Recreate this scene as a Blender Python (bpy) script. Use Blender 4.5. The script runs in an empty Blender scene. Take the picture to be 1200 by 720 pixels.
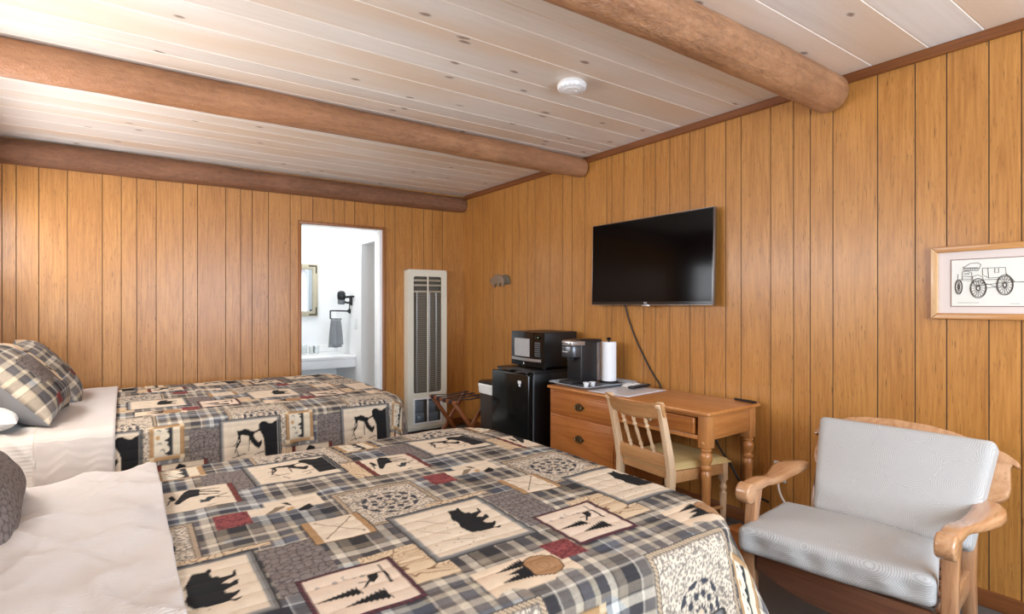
import bpy, bmesh, math, random
import numpy as np
from mathutils import Vector, Matrix, Euler

random.seed(7)
rng = np.random.default_rng(7)
PI = math.pi
SC = bpy.context.scene
COL = SC.collection

# ---------------------------------------------------------------- helpers
def lin(c):
    """sRGB 0-255 -> linear rgba"""
    out = []
    for k in c[:3]:
        k = k / 255.0
        out.append(k / 12.92 if k <= 0.04045 else ((k + 0.055) / 1.055) ** 2.4)
    return (out[0], out[1], out[2], 1.0)

def T(x=0, y=0, z=0): return Matrix.Translation((x, y, z))
def RX(a): return Matrix.Rotation(a, 4, 'X')
def RY(a): return Matrix.Rotation(a, 4, 'Y')
def RZ(a): return Matrix.Rotation(a, 4, 'Z')

def frame(origin, ex, ey):
    """matrix whose local X,Y map to ex, ey (made orthonormal)"""
    ex = Vector(ex).normalized(); ey = Vector(ey)
    ey = (ey - ex * ey.dot(ex)).normalized(); ez = ex.cross(ey)
    m = Matrix((ex, ey, ez)).transposed().to_4x4()
    m.translation = Vector(origin)
    return m

def catmull(pts, n=8):
    P = [Vector(p) for p in pts]
    P = [P[0] * 2 - P[1]] + P + [P[-1] * 2 - P[-2]]
    out = []
    for i in range(1, len(P) - 2):
        for k in range(n):
            t = k / n
            a, b, c, d = P[i-1], P[i], P[i+1], P[i+2]
            out.append(0.5 * ((2*b) + (c-a)*t + (2*a-5*b+4*c-d)*t*t + (-a+3*b-3*c+d)*t**3))
    out.append(P[-2])
    return out

class MB:
    def __init__(self):
        self.v = []; self.f = []; self.m = []
    def add(self, vs, fs, mat=0, M=None):
        o = len(self.v)
        if M is not None: vs = [M @ Vector(p) for p in vs]
        self.v += [tuple(p) for p in vs]
        self.f += [tuple(i + o for i in f) for f in fs]
        self.m += [mat] * len(fs)
        return self
    def bm(self, bm, mat=0, M=None):
        bm.verts.index_update()
        vs = [v.co.copy() for v in bm.verts]
        fs = [[v.index for v in f.verts] for f in bm.faces]
        bm.free()
        return self.add(vs, fs, mat, M)
    def box(self, lo, hi, bev=0.0, seg=2, mat=0, M=None):
        b = bmesh.new()
        bmesh.ops.create_cube(b, size=1)
        c = [(lo[i] + hi[i]) / 2 for i in range(3)]; s = [abs(hi[i] - lo[i]) for i in range(3)]
        for v in b.verts: v.co = Vector((c[0] + v.co.x * s[0], c[1] + v.co.y * s[1], c[2] + v.co.z * s[2]))
        if bev > 0:
            bev = min(bev, min(s) * 0.49)
            bmesh.ops.bevel(b, geom=list(b.edges), offset=bev, segments=seg, profile=0.5, affect='EDGES')
        return self.bm(b, mat, M)
    def prism(self, poly, z0, z1, bev=0.0, seg=2, mat=0, M=None, capbev=True):
        b = bmesh.new()
        vs = [b.verts.new((p[0], p[1], z0)) for p in poly]
        f = b.faces.new(vs)
        r = bmesh.ops.extrude_face_region(b, geom=[f])
        top = [g for g in r['geom'] if isinstance(g, bmesh.types.BMVert)]
        for v in top: v.co.z = z1
        bmesh.ops.recalc_face_normals(b, faces=list(b.faces))
        if bev > 0:
            es = [e for e in b.edges if abs(e.verts[0].co.z - e.verts[1].co.z) < 1e-7]
            bmesh.ops.bevel(b, geom=es, offset=bev, segments=seg, profile=0.5, affect='EDGES')
        return self.bm(b, mat, M)
    def lathe(self, prof, n=20, mat=0, M=None):
        vs = []; fs = []
        for (r, z) in prof:
            for k in range(n):
                a = 2 * PI * k / n
                vs.append((max(r, 1e-5) * math.cos(a), max(r, 1e-5) * math.sin(a), z))
        for i in range(len(prof) - 1):
            for k in range(n):
                k2 = (k + 1) % n
                fs.append((i*n + k, i*n + k2, (i+1)*n + k2, (i+1)*n + k))
        fs.append(tuple(range(n))[::-1]); L = (len(prof) - 1) * n
        fs.append(tuple(L + k for k in range(n)))
        return self.add(vs, fs, mat, M)
    def tube(self, pts, r, n=10, mat=0, M=None, smooth=0, squash=None):
        P = catmull(pts, smooth) if smooth else [Vector(p) for p in pts]
        N = len(P)
        rr = r if callable(r) else (lambda t: r)
        vs = []; fs = []
        t0 = (P[1] - P[0]).normalized()
        up = Vector((0, 0, 1)) if abs(t0.z) < 0.9 else Vector((1, 0, 0))
        nrm = (up - t0 * up.dot(t0)).normalized()
        for i in range(N):
            t = (P[min(i+1, N-1)] - P[max(i-1, 0)]).normalized()
            nrm = (nrm - t * nrm.dot(t)).normalized(); bn = t.cross(nrm)
            q = rr(i / (N - 1))
            for k in range(n):
                a = 2 * PI * k / n
                s1 = squash if squash else 1.0
                vs.append(P[i] + (nrm * math.cos(a) * s1 + bn * math.sin(a)) * q)
        for i in range(N - 1):
            for k in range(n):
                k2 = (k + 1) % n
                fs.append((i*n + k, i*n + k2, (i+1)*n + k2, (i+1)*n + k))
        fs.append(tuple(range(n))[::-1]); L = (N - 1) * n
        fs.append(tuple(L + k for k in range(n)))
        return self.add(vs, fs, mat, M)
    def cyl(self, p0, p1, r0, r1=None, n=16, mat=0, M=None):
        r1 = r0 if r1 is None else r1
        return self.tube([p0, p1], lambda t: r0 + (r1 - r0) * t, n, mat, M)
    def grid(self, fn, nu, nv, mat=0, M=None, closed_u=False):
        vs = [fn(i / (nu - 1) if not closed_u else i / nu, j / (nv - 1)) for j in range(nv) for i in range(nu)]
        fs = []
        for j in range(nv - 1):
            for i in range(nu if closed_u else nu - 1):
                i2 = (i + 1) % nu
                fs.append((j*nu + i, j*nu + i2, (j+1)*nu + i2, (j+1)*nu + i))
        return self.add(vs, fs, mat, M)
    def build(self, name, mats, parent=None, angle=40, recalc=True):
        me = bpy.data.meshes.new(name)
        me.from_pydata(self.v, [], self.f)
        if not isinstance(mats, (list, tuple)): mats = [mats]
        for m in mats: me.materials.append(m)
        if len(mats) > 1: me.polygons.foreach_set('material_index', self.m)
        if recalc:
            b = bmesh.new(); b.from_mesh(me); bmesh.ops.recalc_face_normals(b, faces=list(b.faces)); b.to_mesh(me); b.free()
        me.shade_smooth()
        me.set_sharp_from_angle(angle=math.radians(angle))
        me.update()
        o = bpy.data.objects.new(name, me)
        COL.objects.link(o)
        if parent is not None: o.parent = parent
        return o

def tag(o, label=None, cat=None, group=None, kind=None):
    if label: o['label'] = label
    if cat: o['category'] = cat
    if group: o['group'] = group
    if kind: o['kind'] = kind
    return o

def thing(name, label, cat, loc=(0, 0, 0), rotz=0.0, group=None):
    o = bpy.data.objects.new(name, None)
    o.empty_display_size = 0.05
    o.location = loc; o.rotation_euler = (0, 0, rotz)
    COL.objects.link(o)
    return tag(o, label, cat, group)

def struct(o):
    o['kind'] = 'structure'
    return o

def copy_tree(o, parent=None):
    c = o.copy(); COL.objects.link(c)
    if parent is not None: c.parent = parent
    for ch in list(o.children): copy_tree(ch, c)
    return c

# ---------------------------------------------------------------- materials
class NT:
    def __init__(self, name):
        self.m = bpy.data.materials.new(name); self.m.use_nodes = True
        self.t = self.m.node_tree; self.t.nodes.clear()
        self.out = self.n('ShaderNodeOutputMaterial')
        self.b = self.n('ShaderNodeBsdfPrincipled')
        self.l(self.b.outputs[0], self.out.inputs[0])
    def n(self, k, **kw):
        x = self.t.nodes.new(k)
        for a, b in kw.items(): setattr(x, a, b)
        return x
    def l(self, a, b): self.t.links.new(a, b)
    def set(self, **kw):
        for k, v in kw.items():
            self.b.inputs[k.replace('_', ' ')].default_value = v
        return self
    def math(self, op, a, b=None, c=None):
        x = self.n('ShaderNodeMath', operation=op)
        for i, q in enumerate((a, b, c)):
            if q is None: continue
            if hasattr(q, 'links'): self.l(q, x.inputs[i])
            else: x.inputs[i].default_value = q
        return x.outputs[0]
    def mix(self, f, a, b, blend='MIX'):
        x = self.n('ShaderNodeMix', data_type='RGBA', blend_type=blend)
        x.clamp_factor = True
        for q, s in ((f, x.inputs[0]), (a, x.inputs[6]), (b, x.inputs[7])):
            if hasattr(q, 'links'): self.l(q, s)
            else: s.default_value = q
        return x.outputs[2]
    def ramp(self, f, stops, interp='LINEAR'):
        x = self.n('ShaderNodeValToRGB'); x.color_ramp.interpolation = interp
        e = x.color_ramp.elements
        while len(e) > 1: e.remove(e[0])
        e[0].position = stops[0][0]; e[0].color = stops[0][1]
        for p, c in stops[1:]:
            k = e.new(p); k.color = c
        self.l(f, x.inputs[0])
        return x.outputs[0]
    def sstep(self, v, lo, hi):
        x = self.n('ShaderNodeMapRange', interpolation_type='SMOOTHSTEP')
        self.l(v, x.inputs[0]); x.inputs[1].default_value = lo; x.inputs[2].default_value = hi
        return x.outputs[0]
    def coord(self, scale=(1, 1, 1), off=None, kind='Object'):
        tc = self.n('ShaderNodeTexCoord')
        src = tc.outputs[kind]
        mp = self.n('ShaderNodeMapping'); mp.inputs['Scale'].default_value = scale
        if off is not None:
            ad = self.n('ShaderNodeVectorMath', operation='ADD'); self.l(src, ad.inputs[0]); self.l(off, ad.inputs[1]); src = ad.outputs[0]
        self.l(src, mp.inputs[0])
        return mp.outputs[0]
    def noise(self, vec, scale, detail=4, rough=0.55, dist=0.0):
        x = self.n('ShaderNodeTexNoise'); x.inputs['Scale'].default_value = scale
        x.inputs['Detail'].default_value = detail; x.inputs['Roughness'].default_value = rough
        x.inputs['Distortion'].default_value = dist
        self.l(vec, x.inputs['Vector'])
        return x.outputs['Fac']
    def bump(self, h, strength=0.2, dist=0.002):
        x = self.n('ShaderNodeBump'); x.inputs['Strength'].default_value = strength; x.inputs['Distance'].default_value = dist
        self.l(h, x.inputs['Height']); self.l(x.outputs[0], self.b.inputs['Normal'])

def C4(c, k=1.0):
    a = lin(c); return (min(a[0]*k, 1), min(a[1]*k, 1), min(a[2]*k, 1), 1)

def plain(name, c, rough=0.5, metal=0.0, var=0.06, nscale=30, bump=0.0, spec=0.5, coat=0.0, bscale=None):
    t = NT(name)
    v = t.coord()
    f = t.noise(v, nscale, 4)
    t.l(t.mix(f, C4(c, 1 - var), C4(c, 1 + var)), t.b.inputs['Base Color'])
    t.set(Roughness=rough, Metallic=metal)
    t.b.inputs['Specular IOR Level'].default_value = spec
    t.b.inputs['Coat Weight'].default_value = coat
    if bump > 0:
        h = t.noise(v, bscale or nscale * 4, 3)
        t.bump(h, bump, 0.002)
    return t.m

def wood(name, light, dark, axis='Y', grain=26.0, rough=0.4, pore=0.5, coat=0.0, plank=False, contrast=1.0, rings=0.5, knots=0.0, knotcol=(96, 60, 36), tint=None, stretch=1.0, spec=0.5, bump=0.12, plank_var=0.25, knotdim='3D', bark=0.0):
    t = NT(name)
    ax = 'XYZ'.index(axis)
    off = None; pf = None
    if plank:
        at = t.n('ShaderNodeAttribute'); at.attribute_name = 'plank'; pf = at.outputs['Fac']
        cb = t.n('ShaderNodeCombineXYZ')
        for i in range(3): t.l(t.math('MULTIPLY', pf, 37.7 + 13 * i), cb.inputs[i])
        off = cb.outputs[0]
    s = [1.0, 1.0, 1.0]; s[ax] = 0.035 / stretch
    v1 = t.coord(tuple(s), off)
    s2 = [1.0, 1.0, 1.0]; s2[ax] = 0.16 / stretch
    v2 = t.coord(tuple(s2), off)
    s3 = [1.0, 1.0, 1.0]; s3[ax] = 0.09 / stretch
    v3 = t.coord(tuple(s3), off)
    g1 = t.noise(v1, grain * 3, 5, 0.65)
    g2 = t.noise(v2, 7, 3, 0.5, 0.6)
    # cathedral rings from a warped, stretched noise
    rg = t.noise(v3, 5.5, 1, 0.4, 0.3)
    rr = t.math('PINGPONG', t.math('MULTIPLY', rg, 26.0), 1.0)
    rr = t.sstep(rr, 0.25, 0.95)
    f = t.math('ADD', t.math('MULTIPLY', g1, 0.85), t.math('MULTIPLY', g2, 0.35))
    f = t.math('ADD', f, t.math('MULTIPLY', rr, 0.22 * rings))
    f = t.math('ADD', t.math('MULTIPLY', t.math('SUBTRACT', f, 0.62), 1.7 * contrast), 0.5)
    if plank:
        f = t.math('ADD', f, t.math('MULTIPLY', t.math('SUBTRACT', pf, 0.5), plank_var))
    col = t.mix(f, C4(light), C4(dark))
    if bark > 0:
        vp = t.coord(tuple([0.5 if i == ax else 1.0 for i in range(3)]), off)
        col = t.mix(t.math('MULTIPLY', t.sstep(t.noise(vp, 42, 5, 0.7), 0.42, 0.70), 0.45), col, C4([c * 0.78 for c in dark]))
        col = t.mix(t.math('MULTIPLY', t.sstep(t.noise(vp, 6, 3), 0.50, 0.72), 0.4), col, C4([min(255, c * 1.14) for c in light]))
    # pores: short dark dashes
    v4 = t.coord(tuple([0.03 * 2 if i == ax else 1.0 for i in range(3)]), off)
    p = t.noise(v4, grain * 9, 2, 0.5)
    p = t.sstep(p, 0.62, 0.75)
    col = t.mix(t.math('MULTIPLY', p, pore), col, C4([c * 0.62 for c in dark]))
    if tint is not None:
        vt = t.coord(tuple([0.25 if i == ax else 1.0 for i in range(3)]), off)
        tf = t.sstep(t.noise(vt, 2.1, 2), 0.42, 0.72)
        col = t.mix(t.math('MULTIPLY', tf, 0.75), col, C4(tint))
    if knots > 0:
        vk = t.coord(tuple([0.5 if i == ax else 1.0 for i in range(3)]), off)
        vo = t.n('ShaderNodeTexVoronoi'); vo.voronoi_dimensions = knotdim; vo.inputs['Scale'].default_value = 4.6 if knotdim == '3D' else 5.2; vo.inputs['Randomness'].default_value = 1.0
        wn = t.n('ShaderNodeTexNoise'); wn.inputs['Scale'].default_value = 18; t.l(vk, wn.inputs['Vector'])
        ad = t.n('ShaderNodeVectorMath', operation='MULTIPLY_ADD'); t.l(wn.outputs['Color'], ad.inputs[0]); ad.inputs[1].default_value = (0.03, 0.03, 0.03); t.l(vk, ad.inputs[2])
        t.l(ad.outputs[0], vo.inputs['Vector'])
        sep = t.n('ShaderNodeSeparateColor'); t.l(vo.outputs['Color'], sep.inputs[0])
        sel = t.sstep(sep.outputs[0], 0.60, 0.62)
        d = vo.outputs['Distance']
        core = t.math('SUBTRACT', 1.0, t.sstep(d, 0.03, 0.085))
        halo = t.math('SUBTRACT', 1.0, t.sstep(d, 0.06, 0.24))
        col = t.mix(t.math('MULTIPLY', t.math('MULTIPLY', halo, sel), 0.35 * knots), col, C4(dark))
        col = t.mix(t.math('MULTIPLY', t.math('MULTIPLY', core, sel), 0.75 * knots), col, C4(knotcol))
    t.l(col, t.b.inputs['Base Color'])
    t.set(Roughness=rough)
    t.b.inputs['Specular IOR Level'].default_value = spec
    t.b.inputs['Coat Weight'].default_value = coat
    t.b.inputs['Coat Roughness'].default_value = 0.18
    if bump > 0: t.bump(g1, bump, 0.0015)
    if bark > 0:
        vb = t.coord(tuple([0.55 if i == ax else 1.0 for i in range(3)]), off)
        n1 = t.noise(vb, 60, 5, 0.75, 0.5); n2 = t.noise(vb, 9, 2)
        t.bump(t.math('ADD', n1, t.math('MULTIPLY', n2, 1.6)), bark, 0.012)
    return t.m

M = {}
M['panel'] = wood('panel_wood', (199, 141, 72), (154, 98, 41), 'Z', 30, 0.36, 0.95, coat=0.15, plank=True, contrast=1.1, rings=0.3, stretch=0.8, bump=0.05, plank_var=0.16)
M['wall_pale'] = plain('wall_pale_bounce', (226, 222, 214), 0.6, var=0.02)  # unseen front wall kept pale to weaken the orange bounce
M['groove'] = plain('groove_dark', (96, 70, 46), 0.6)
M['ceil'] = wood('ceiling_pine', (238, 233, 226), (220, 210, 200), 'X', 16, 0.42, 0.12, plank=True, contrast=0.75, rings=0.4, knots=1.0, knotcol=(112, 86, 66), tint=(222, 194, 164), stretch=1.3, bump=0.04, plank_var=0.6, knotdim='2D')
M['ceil_joint'] = plain('ceiling_joint_white', (246, 238, 228), 0.5)
M['log'] = wood('log_wood', (188, 138, 98), (138, 92, 60), 'X', 12, 0.36, 0.3, contrast=1.1, rings=0.25, knots=0.9, knotcol=(92, 54, 32), tint=(180, 124, 86), stretch=0.7, bump=0.0, bark=0.9)
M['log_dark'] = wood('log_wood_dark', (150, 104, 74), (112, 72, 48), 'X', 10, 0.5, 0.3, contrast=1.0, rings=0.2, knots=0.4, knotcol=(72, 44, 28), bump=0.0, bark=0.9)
M['trim'] = wood('trim_brown', (142, 86, 44), (104, 58, 28), 'Y', 20, 0.4, 0.4)
M['casing'] = wood('casing_brown', (168, 112, 64), (126, 78, 42), 'Z', 20, 0.4, 0.4)
M['white'] = plain('white_paint', (238, 240, 241), 0.55, var=0.02)
M['white_gloss'] = plain('white_gloss', (242, 243, 243), 0.25, var=0.02)
M['door_grey'] = plain('grey_green_paint', (196, 202, 198), 0.5, var=0.02)
def carpet():
    t = NT('carpet_grey')
    v = t.coord()
    a = t.noise(v, 420, 2); b = t.noise(v, 9, 3)
    c = t.mix(a, C4((64, 58, 54)), C4((122, 112, 104)))
    t.l(t.mix(t.math('MULTIPLY', b, 0.4), c, C4((88, 80, 76))), t.b.inputs['Base Color'])
    t.set(Roughness=0.95); t.bump(a, 0.8, 0.006)
    return t.m
M['carpet'] = carpet()
M['tile'] = plain('tile_pale', (206, 204, 198), 0.4)
# furniture woods
M['oak_y'] = wood('desk_oak_y', (206, 142, 80), (164, 98, 48), 'Y', 22, 0.3, 0.5, coat=0.35, contrast=0.8, rings=0.7)
M['oak_x'] = wood('desk_oak_x', (206, 142, 80), (164, 98, 48), 'X', 22, 0.3, 0.5, coat=0.35, contrast=0.8, rings=0.7)
M['oak_z'] = wood('desk_oak_z', (208, 148, 88), (170, 106, 56), 'Z', 22, 0.3, 0.5, coat=0.35, contrast=0.8, rings=0.6)
M['oakdrawer'] = wood('desk_oak_drawer', (188, 120, 60), (146, 82, 36), 'Y', 22, 0.32, 0.5, coat=0.3, contrast=0.8, rings=0.8)
M['chairoak_lit_z'] = wood('chair_oak_lit_z', (232, 204, 170), (204, 164, 122), 'Z', 22, 0.3, 0.45, coat=0.4, contrast=0.8, rings=0.4)  # whitened: window sheen on posts and spindles is put into the colour
M['chairoak_y'] = wood('chair_oak_y', (208, 160, 108), (170, 116, 70), 'Y', 22, 0.3, 0.45, coat=0.4, contrast=0.8, rings=0.5)
M['arm_y'] = wood('armchair_oak_y', (206, 162, 120), (164, 114, 76), 'Y', 14, 0.26, 0.35, coat=0.6, contrast=0.9, rings=0.6)
M['arm_z'] = wood('armchair_oak_z', (196, 150, 110), (148, 100, 66), 'Z', 14, 0.28, 0.35, coat=0.6, contrast=0.9, rings=0.5)
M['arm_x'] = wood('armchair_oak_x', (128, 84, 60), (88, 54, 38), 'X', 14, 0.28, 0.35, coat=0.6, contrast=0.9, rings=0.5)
M['rack'] = wood('rack_wood', (150, 84, 40), (108, 56, 26), 'Z', 20, 0.35, 0.4)
M['strap'] = plain('strap_dark', (38, 26, 26), 0.8, bump=0.3)
M['black_gloss'] = plain('black_gloss', (14, 14, 15), 0.14, var=0.02)
M['black_satin'] = plain('black_satin', (24, 24, 26), 0.38, var=0.05)
M['black_matte'] = plain('black_matte', (30, 30, 32), 0.6, var=0.05)
M['fridge_side'] = plain('fridge_side_black', (16, 16, 17), 0.35, bump=0.25, nscale=60)
M['fridge_door'] = plain('fridge_door_black', (17, 19, 18), 0.16, var=0.05, bump=0.02, nscale=40)
M['screen'] = plain('screen_black', (4, 4, 5), 0.10, var=0.0, spec=0.15)
M['mw_glass'] = plain('microwave_window', (168, 168, 168), 0.25, var=0.15, nscale=6)  # light grey base stands in for the reflection on the glass
M['silver'] = plain('silver_metal', (196, 198, 200), 0.3, metal=0.85, var=0.03)
M['steel'] = plain('brushed_steel', (150, 150, 150), 0.35, metal=0.9)
M['head_metal'] = plain('head_metal', (92, 94, 98), 0.28, metal=0.7)
M['brass'] = plain('aged_brass', (112, 90, 60), 0.38, metal=0.8)
M['knob'] = plain('pale_knob', (214, 196, 168), 0.25, metal=0.3)
M['grey_plastic'] = plain('grey_plastic', (108, 112, 116), 0.4)
M['tray'] = plain('tray_grey', (176, 184, 192), 0.32, var=0.03)
M['tray_in'] = plain('tray_inside', (96, 104, 112), 0.3, var=0.04)
M['paper'] = plain('paper_white', (238, 238, 236), 0.7, var=0.02)
M['paper_towel'] = plain('paper_towel', (244, 245, 247), 0.85, var=0.02, bump=0.25, nscale=90)
M['mat'] = plain('paper_mat', (222, 222, 226), 0.28, var=0.03)
M['heater'] = plain('heater_enamel', (226, 222, 204), 0.35, var=0.02)
M['heater_fin'] = plain('heater_fin', (176, 166, 146), 0.4, metal=0.2, var=0.1)
M['heater_dark'] = plain('heater_dark', (104, 96, 84), 0.6)
M['heater_blue'] = plain('heater_control', (120, 132, 142), 0.4, metal=0.3, var=0.2, nscale=25)
M['can'] = plain('trash_can_brown', (74, 66, 60), 0.4, metal=0.3)
M['bag'] = plain('trash_bag_white', (232, 232, 228), 0.4, bump=0.5, nscale=30)
M['vinyl'] = plain('olive_vinyl', (204, 178, 122), 0.42, var=0.14, bump=0.12, nscale=14)
M['towel'] = plain('grey_towel', (138, 142, 146), 0.9, var=0.1, bump=0.5, nscale=60)
M['pale_wood'] = wood('mirror_pale_wood', (198, 190, 168), (160, 150, 126), 'Z', 18, 0.6, 0.4)
M['mirror'] = plain('mirror_silver', (222, 232, 240), 0.03, metal=1.0, var=0.0)
def glass():
    t = NT('clear_glass'); t.set(Base_Color=(0.95, 0.97, 0.97, 1), Roughness=0.03, IOR=1.3)
    t.b.inputs['Transmission Weight'].default_value = 1.0
    v = t.coord(); t.bump(t.noise(v, 12, 2), 0.02, 0.001)
    return t.m
M['glass'] = glass()
M['smoke_tank'] = None
def tank():
    t = NT('tinted_tank'); t.set(Base_Color=(0.72, 0.64, 0.62, 1), Roughness=0.08, IOR=1.3)
    t.b.inputs['Transmission Weight'].default_value = 0.85
    v = t.coord(); t.bump(t.noise(v, 12, 2), 0.02, 0.001)
    return t.m
M['tank'] = tank()
M['frame_oak'] = wood('frame_oak', (206, 152, 92), (166, 112, 62), 'Y', 20, 0.3, 0.4, coat=0.3)
M['frame_pale'] = wood('frame_oak_pale', (222, 184, 140), (190, 146, 100), 'Z', 20, 0.3, 0.4, coat=0.3)
M['matboard'] = plain('picture_mat', (214, 200, 192), 0.6, var=0.02)
M['art_paper'] = plain('picture_paper', (222, 220, 210), 0.6, var=0.02)
M['ink'] = plain('ink_line', (62, 52, 46), 0.7)
M['ink_brown'] = plain('ink_brown', (120, 82, 62), 0.7)
M['pewter'] = plain('pewter', (150, 128, 108), 0.5, metal=0.35, var=0.35, nscale=60, bump=0.5)
M['bear_dark'] = plain('pewter_dark', (112, 104, 88), 0.5, metal=0.35, var=0.35, nscale=60, bump=0.5)
M['led'] = plain('green_print', (120, 170, 120), 0.5)
M['label_white'] = plain('label_white', (226, 228, 230), 0.5)
M['mattress'] = plain('mattress_white', (226, 218, 208), 0.85, bump=0.2, nscale=50)
M['bedbase'] = plain('bed_base_brown', (92, 66, 46), 0.6)
M['cord_black'] = plain('cord_black', (22, 20, 20), 0.5)
M['cord_white'] = plain('cord_white', (226, 214, 202), 0.5)
M['plate'] = plain('outlet_plate', (222, 226, 226), 0.4)

def ribbed(name, c, freq, axis, var=0.05, depth=0.0015):
    t = NT(name)
    v = t.coord()
    sep = t.n('ShaderNodeSeparateXYZ'); t.l(v, sep.inputs[0])
    w = t.math('SINE', t.math('MULTIPLY', sep.outputs['XYZ'.index(axis)], 2 * PI * freq))
    n = t.noise(v, 3.0, 3)
    t.l(t.mix(n, C4(c, 1 - var), C4(c, 1 + var)), t.b.inputs['Base Color'])
    t.set(Roughness=0.9); t.b.inputs['Sheen Weight'].default_value = 0.15
    t.bump(t.math('ADD', w, t.math('MULTIPLY', t.noise(v, 160, 2), 0.8)), 0.35, depth)
    return t.m
M['blanket'] = ribbed('blanket_white', (200, 190, 182), 150, 'Y')
M['sheet'] = ribbed('sheet_white', (206, 198, 190), 60, 'Z', depth=0.001)
M['pillow_white'] = ribbed('pillow_white', (222, 220, 216), 90, 'Z')

def cushion_cloth():
    """pale grey cloth printed with overlapping families of concentric rings"""
    t = NT('cushion_rings')
    at = t.n('ShaderNodeAttribute'); at.attribute_name = 'cloth'; at.attribute_type = 'GEOMETRY'
    v = t.n('ShaderNodeTexVoronoi'); v.inputs['Scale'].default_value = 6.0; v.inputs['Randomness'].default_value = 0.75
    v.voronoi_dimensions = '2D'
    t.l(at.outputs['Vector'], v.inputs['Vector'])
    w = t.math('SINE', t.math('MULTIPLY', v.outputs['Distance'], 2 * PI * 25))
    f = t.sstep(w, -0.5, 0.7)
    nz = t.noise(t.coord(), 300, 2)
    c = t.mix(f, C4((158, 155, 151)), C4((179, 176, 172)))
    c = t.mix(t.math('MULTIPLY', nz, 0.35), c, C4((204, 200, 196)))
    t.l(c, t.b.inputs['Base Color']); t.set(Roughness=0.9)
    t.bump(t.math('ADD', w, nz), 0.25, 0.0012)
    return t.m
M['cushion'] = cushion_cloth()

def quiltmat():
    t = NT('quilt_print')
    at = t.n('ShaderNodeAttribute'); at.attribute_name = 'print'
    v = t.coord()
    n = t.noise(v, 420, 2)
    c = t.mix(t.math('MULTIPLY', n, 0.22), at.outputs['Color'], (0.02, 0.02, 0.02, 1))
    t.l(c, t.b.inputs['Base Color']); t.set(Roughness=0.9)
    t.b.inputs['Specular IOR Level'].default_value = 0.2
    t.bump(t.noise(v, 70, 3), 0.25, 0.003)
    return t.m
M['quilt'] = quiltmat()
# ---------------------------------------------------------------- printed cloth
PX, PY = 0.642, 1.55

def hash2(i, j, k=0):
    h = np.sin(i * 127.1 + j * 311.7 + k * 74.7) * 43758.5453
    return h - np.floor(h)

def vnoise(x, y, k=0):
    xi = np.floor(x); yi = np.floor(y); fx = x - xi; fy = y - yi
    fx = fx * fx * (3 - 2 * fx); fy = fy * fy * (3 - 2 * fy)
    a = hash2(xi, yi, k); b = hash2(xi + 1, yi, k); c = hash2(xi, yi + 1, k); d = hash2(xi + 1, yi + 1, k)
    return (a * (1 - fx) + b * fx) * (1 - fy) + (c * (1 - fx) + d * fx) * fy

def cells(x, y, k=0, jit=0.9):
    xi = np.floor(x); yi = np.floor(y)
    d1 = np.full(x.shape, 9.0); d2 = np.full(x.shape, 9.0)
    for a in (-1, 0, 1):
        for b in (-1, 0, 1):
            px = xi + a + 0.5 + jit * (hash2(xi + a, yi + b, k) - 0.5)
            py = yi + b + 0.5 + jit * (hash2(xi + a, yi + b, k + 9) - 0.5)
            d = np.hypot(x - px, y - py)
            d2 = np.where(d < d1, d1, np.minimum(d2, d)); d1 = np.minimum(d1, d)
    return d1, d2

def inpoly(x, y, poly):
    r = np.zeros(x.shape, bool)
    n = len(poly)
    for i in range(n):
        x1, y1 = poly[i]; x2, y2 = poly[(i + 1) % n]
        if y1 == y2: continue
        c = ((y1 > y) != (y2 > y)) & (x < (x2 - x1) * (y - y1) / (y2 - y1) + x1)
        r ^= c
    return r

def segd(x, y, a, b):
    ax, ay = a; bx, by = b
    dx, dy = bx - ax, by - ay
    t = np.clip(((x - ax) * dx + (y - ay) * dy) / (dx * dx + dy * dy + 1e-12), 0, 1)
    return np.hypot(x - ax - t * dx, y - ay - t * dy)

def fir(tip, b1, b2, n=9):
    """jagged fir silhouette from tip to base corners"""
    tip = np.array(tip); b1 = np.array(b1); b2 = np.array(b2)
    L = []; R = []
    for i in range(n):
        t0 = (i + 0.9) / n; t1 = (i + 0.45) / n
        L += [tip + (b1 - tip) * t1 * 0.55 + ((b1 + b2) / 2 - tip) * t1 * 0.45, tip + (b1 - tip) * t0]
        R += [tip + (b2 - tip) * t1 * 0.55 + ((b1 + b2) / 2 - tip) * t1 * 0.45, tip + (b2 - tip) * t0]
    return [tuple(tip)] + [tuple(p) for p in L] + [tuple(p) for p in R[::-1]]

BEAR = [(0.1622,1.4095),(0.1575,1.4158),(0.1491,1.4065),(0.1222,1.4076),(0.1133,1.3737),(0.1034,1.348),(0.1065,1.3145),(0.1001,1.289),(0.1027,1.2679),(0.1104,1.2507),(0.1277,1.248),(0.1363,1.2419),(0.1533,1.2418),(0.1765,1.2425),(0.1845,1.231),(0.1977,1.24),(0.197,1.2481),(0.1863,1.243),(0.1784,1.2496),(0.1905,1.2578),(0.1994,1.2696),(0.1983,1.2757),(0.1865,1.2709),(0.1734,1.2775),(0.1726,1.2938),(0.1848,1.3013),(0.201,1.3063),(0.2043,1.3276),(0.1967,1.3261),(0.1871,1.3172),(0.1719,1.3268),(0.186,1.3394),(0.2035,1.3503),(0.2067,1.3793),(0.2008,1.3761),(0.1975,1.3604),(0.1844,1.3579),(0.1727,1.3573),(0.1688,1.3677),(0.1572,1.3666),(0.1554,1.3871)]
BEAR = [(p[0] + PX, p[1]) for p in BEAR]
MOOSE = [(0.4415,1.1868),(0.4559,1.187),(0.465,1.1842),(0.4608,1.1663),(0.4448,1.1507),(0.4381,1.1553),(0.4207,1.1385),(0.4155,1.139),(0.4305,1.1574),(0.4368,1.1629)]
M2H = [(0.1106,1.9972),(0.1217,2.0182),(0.1295,1.9839),(0.1294,1.9615),(0.1181,1.9584)]
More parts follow.
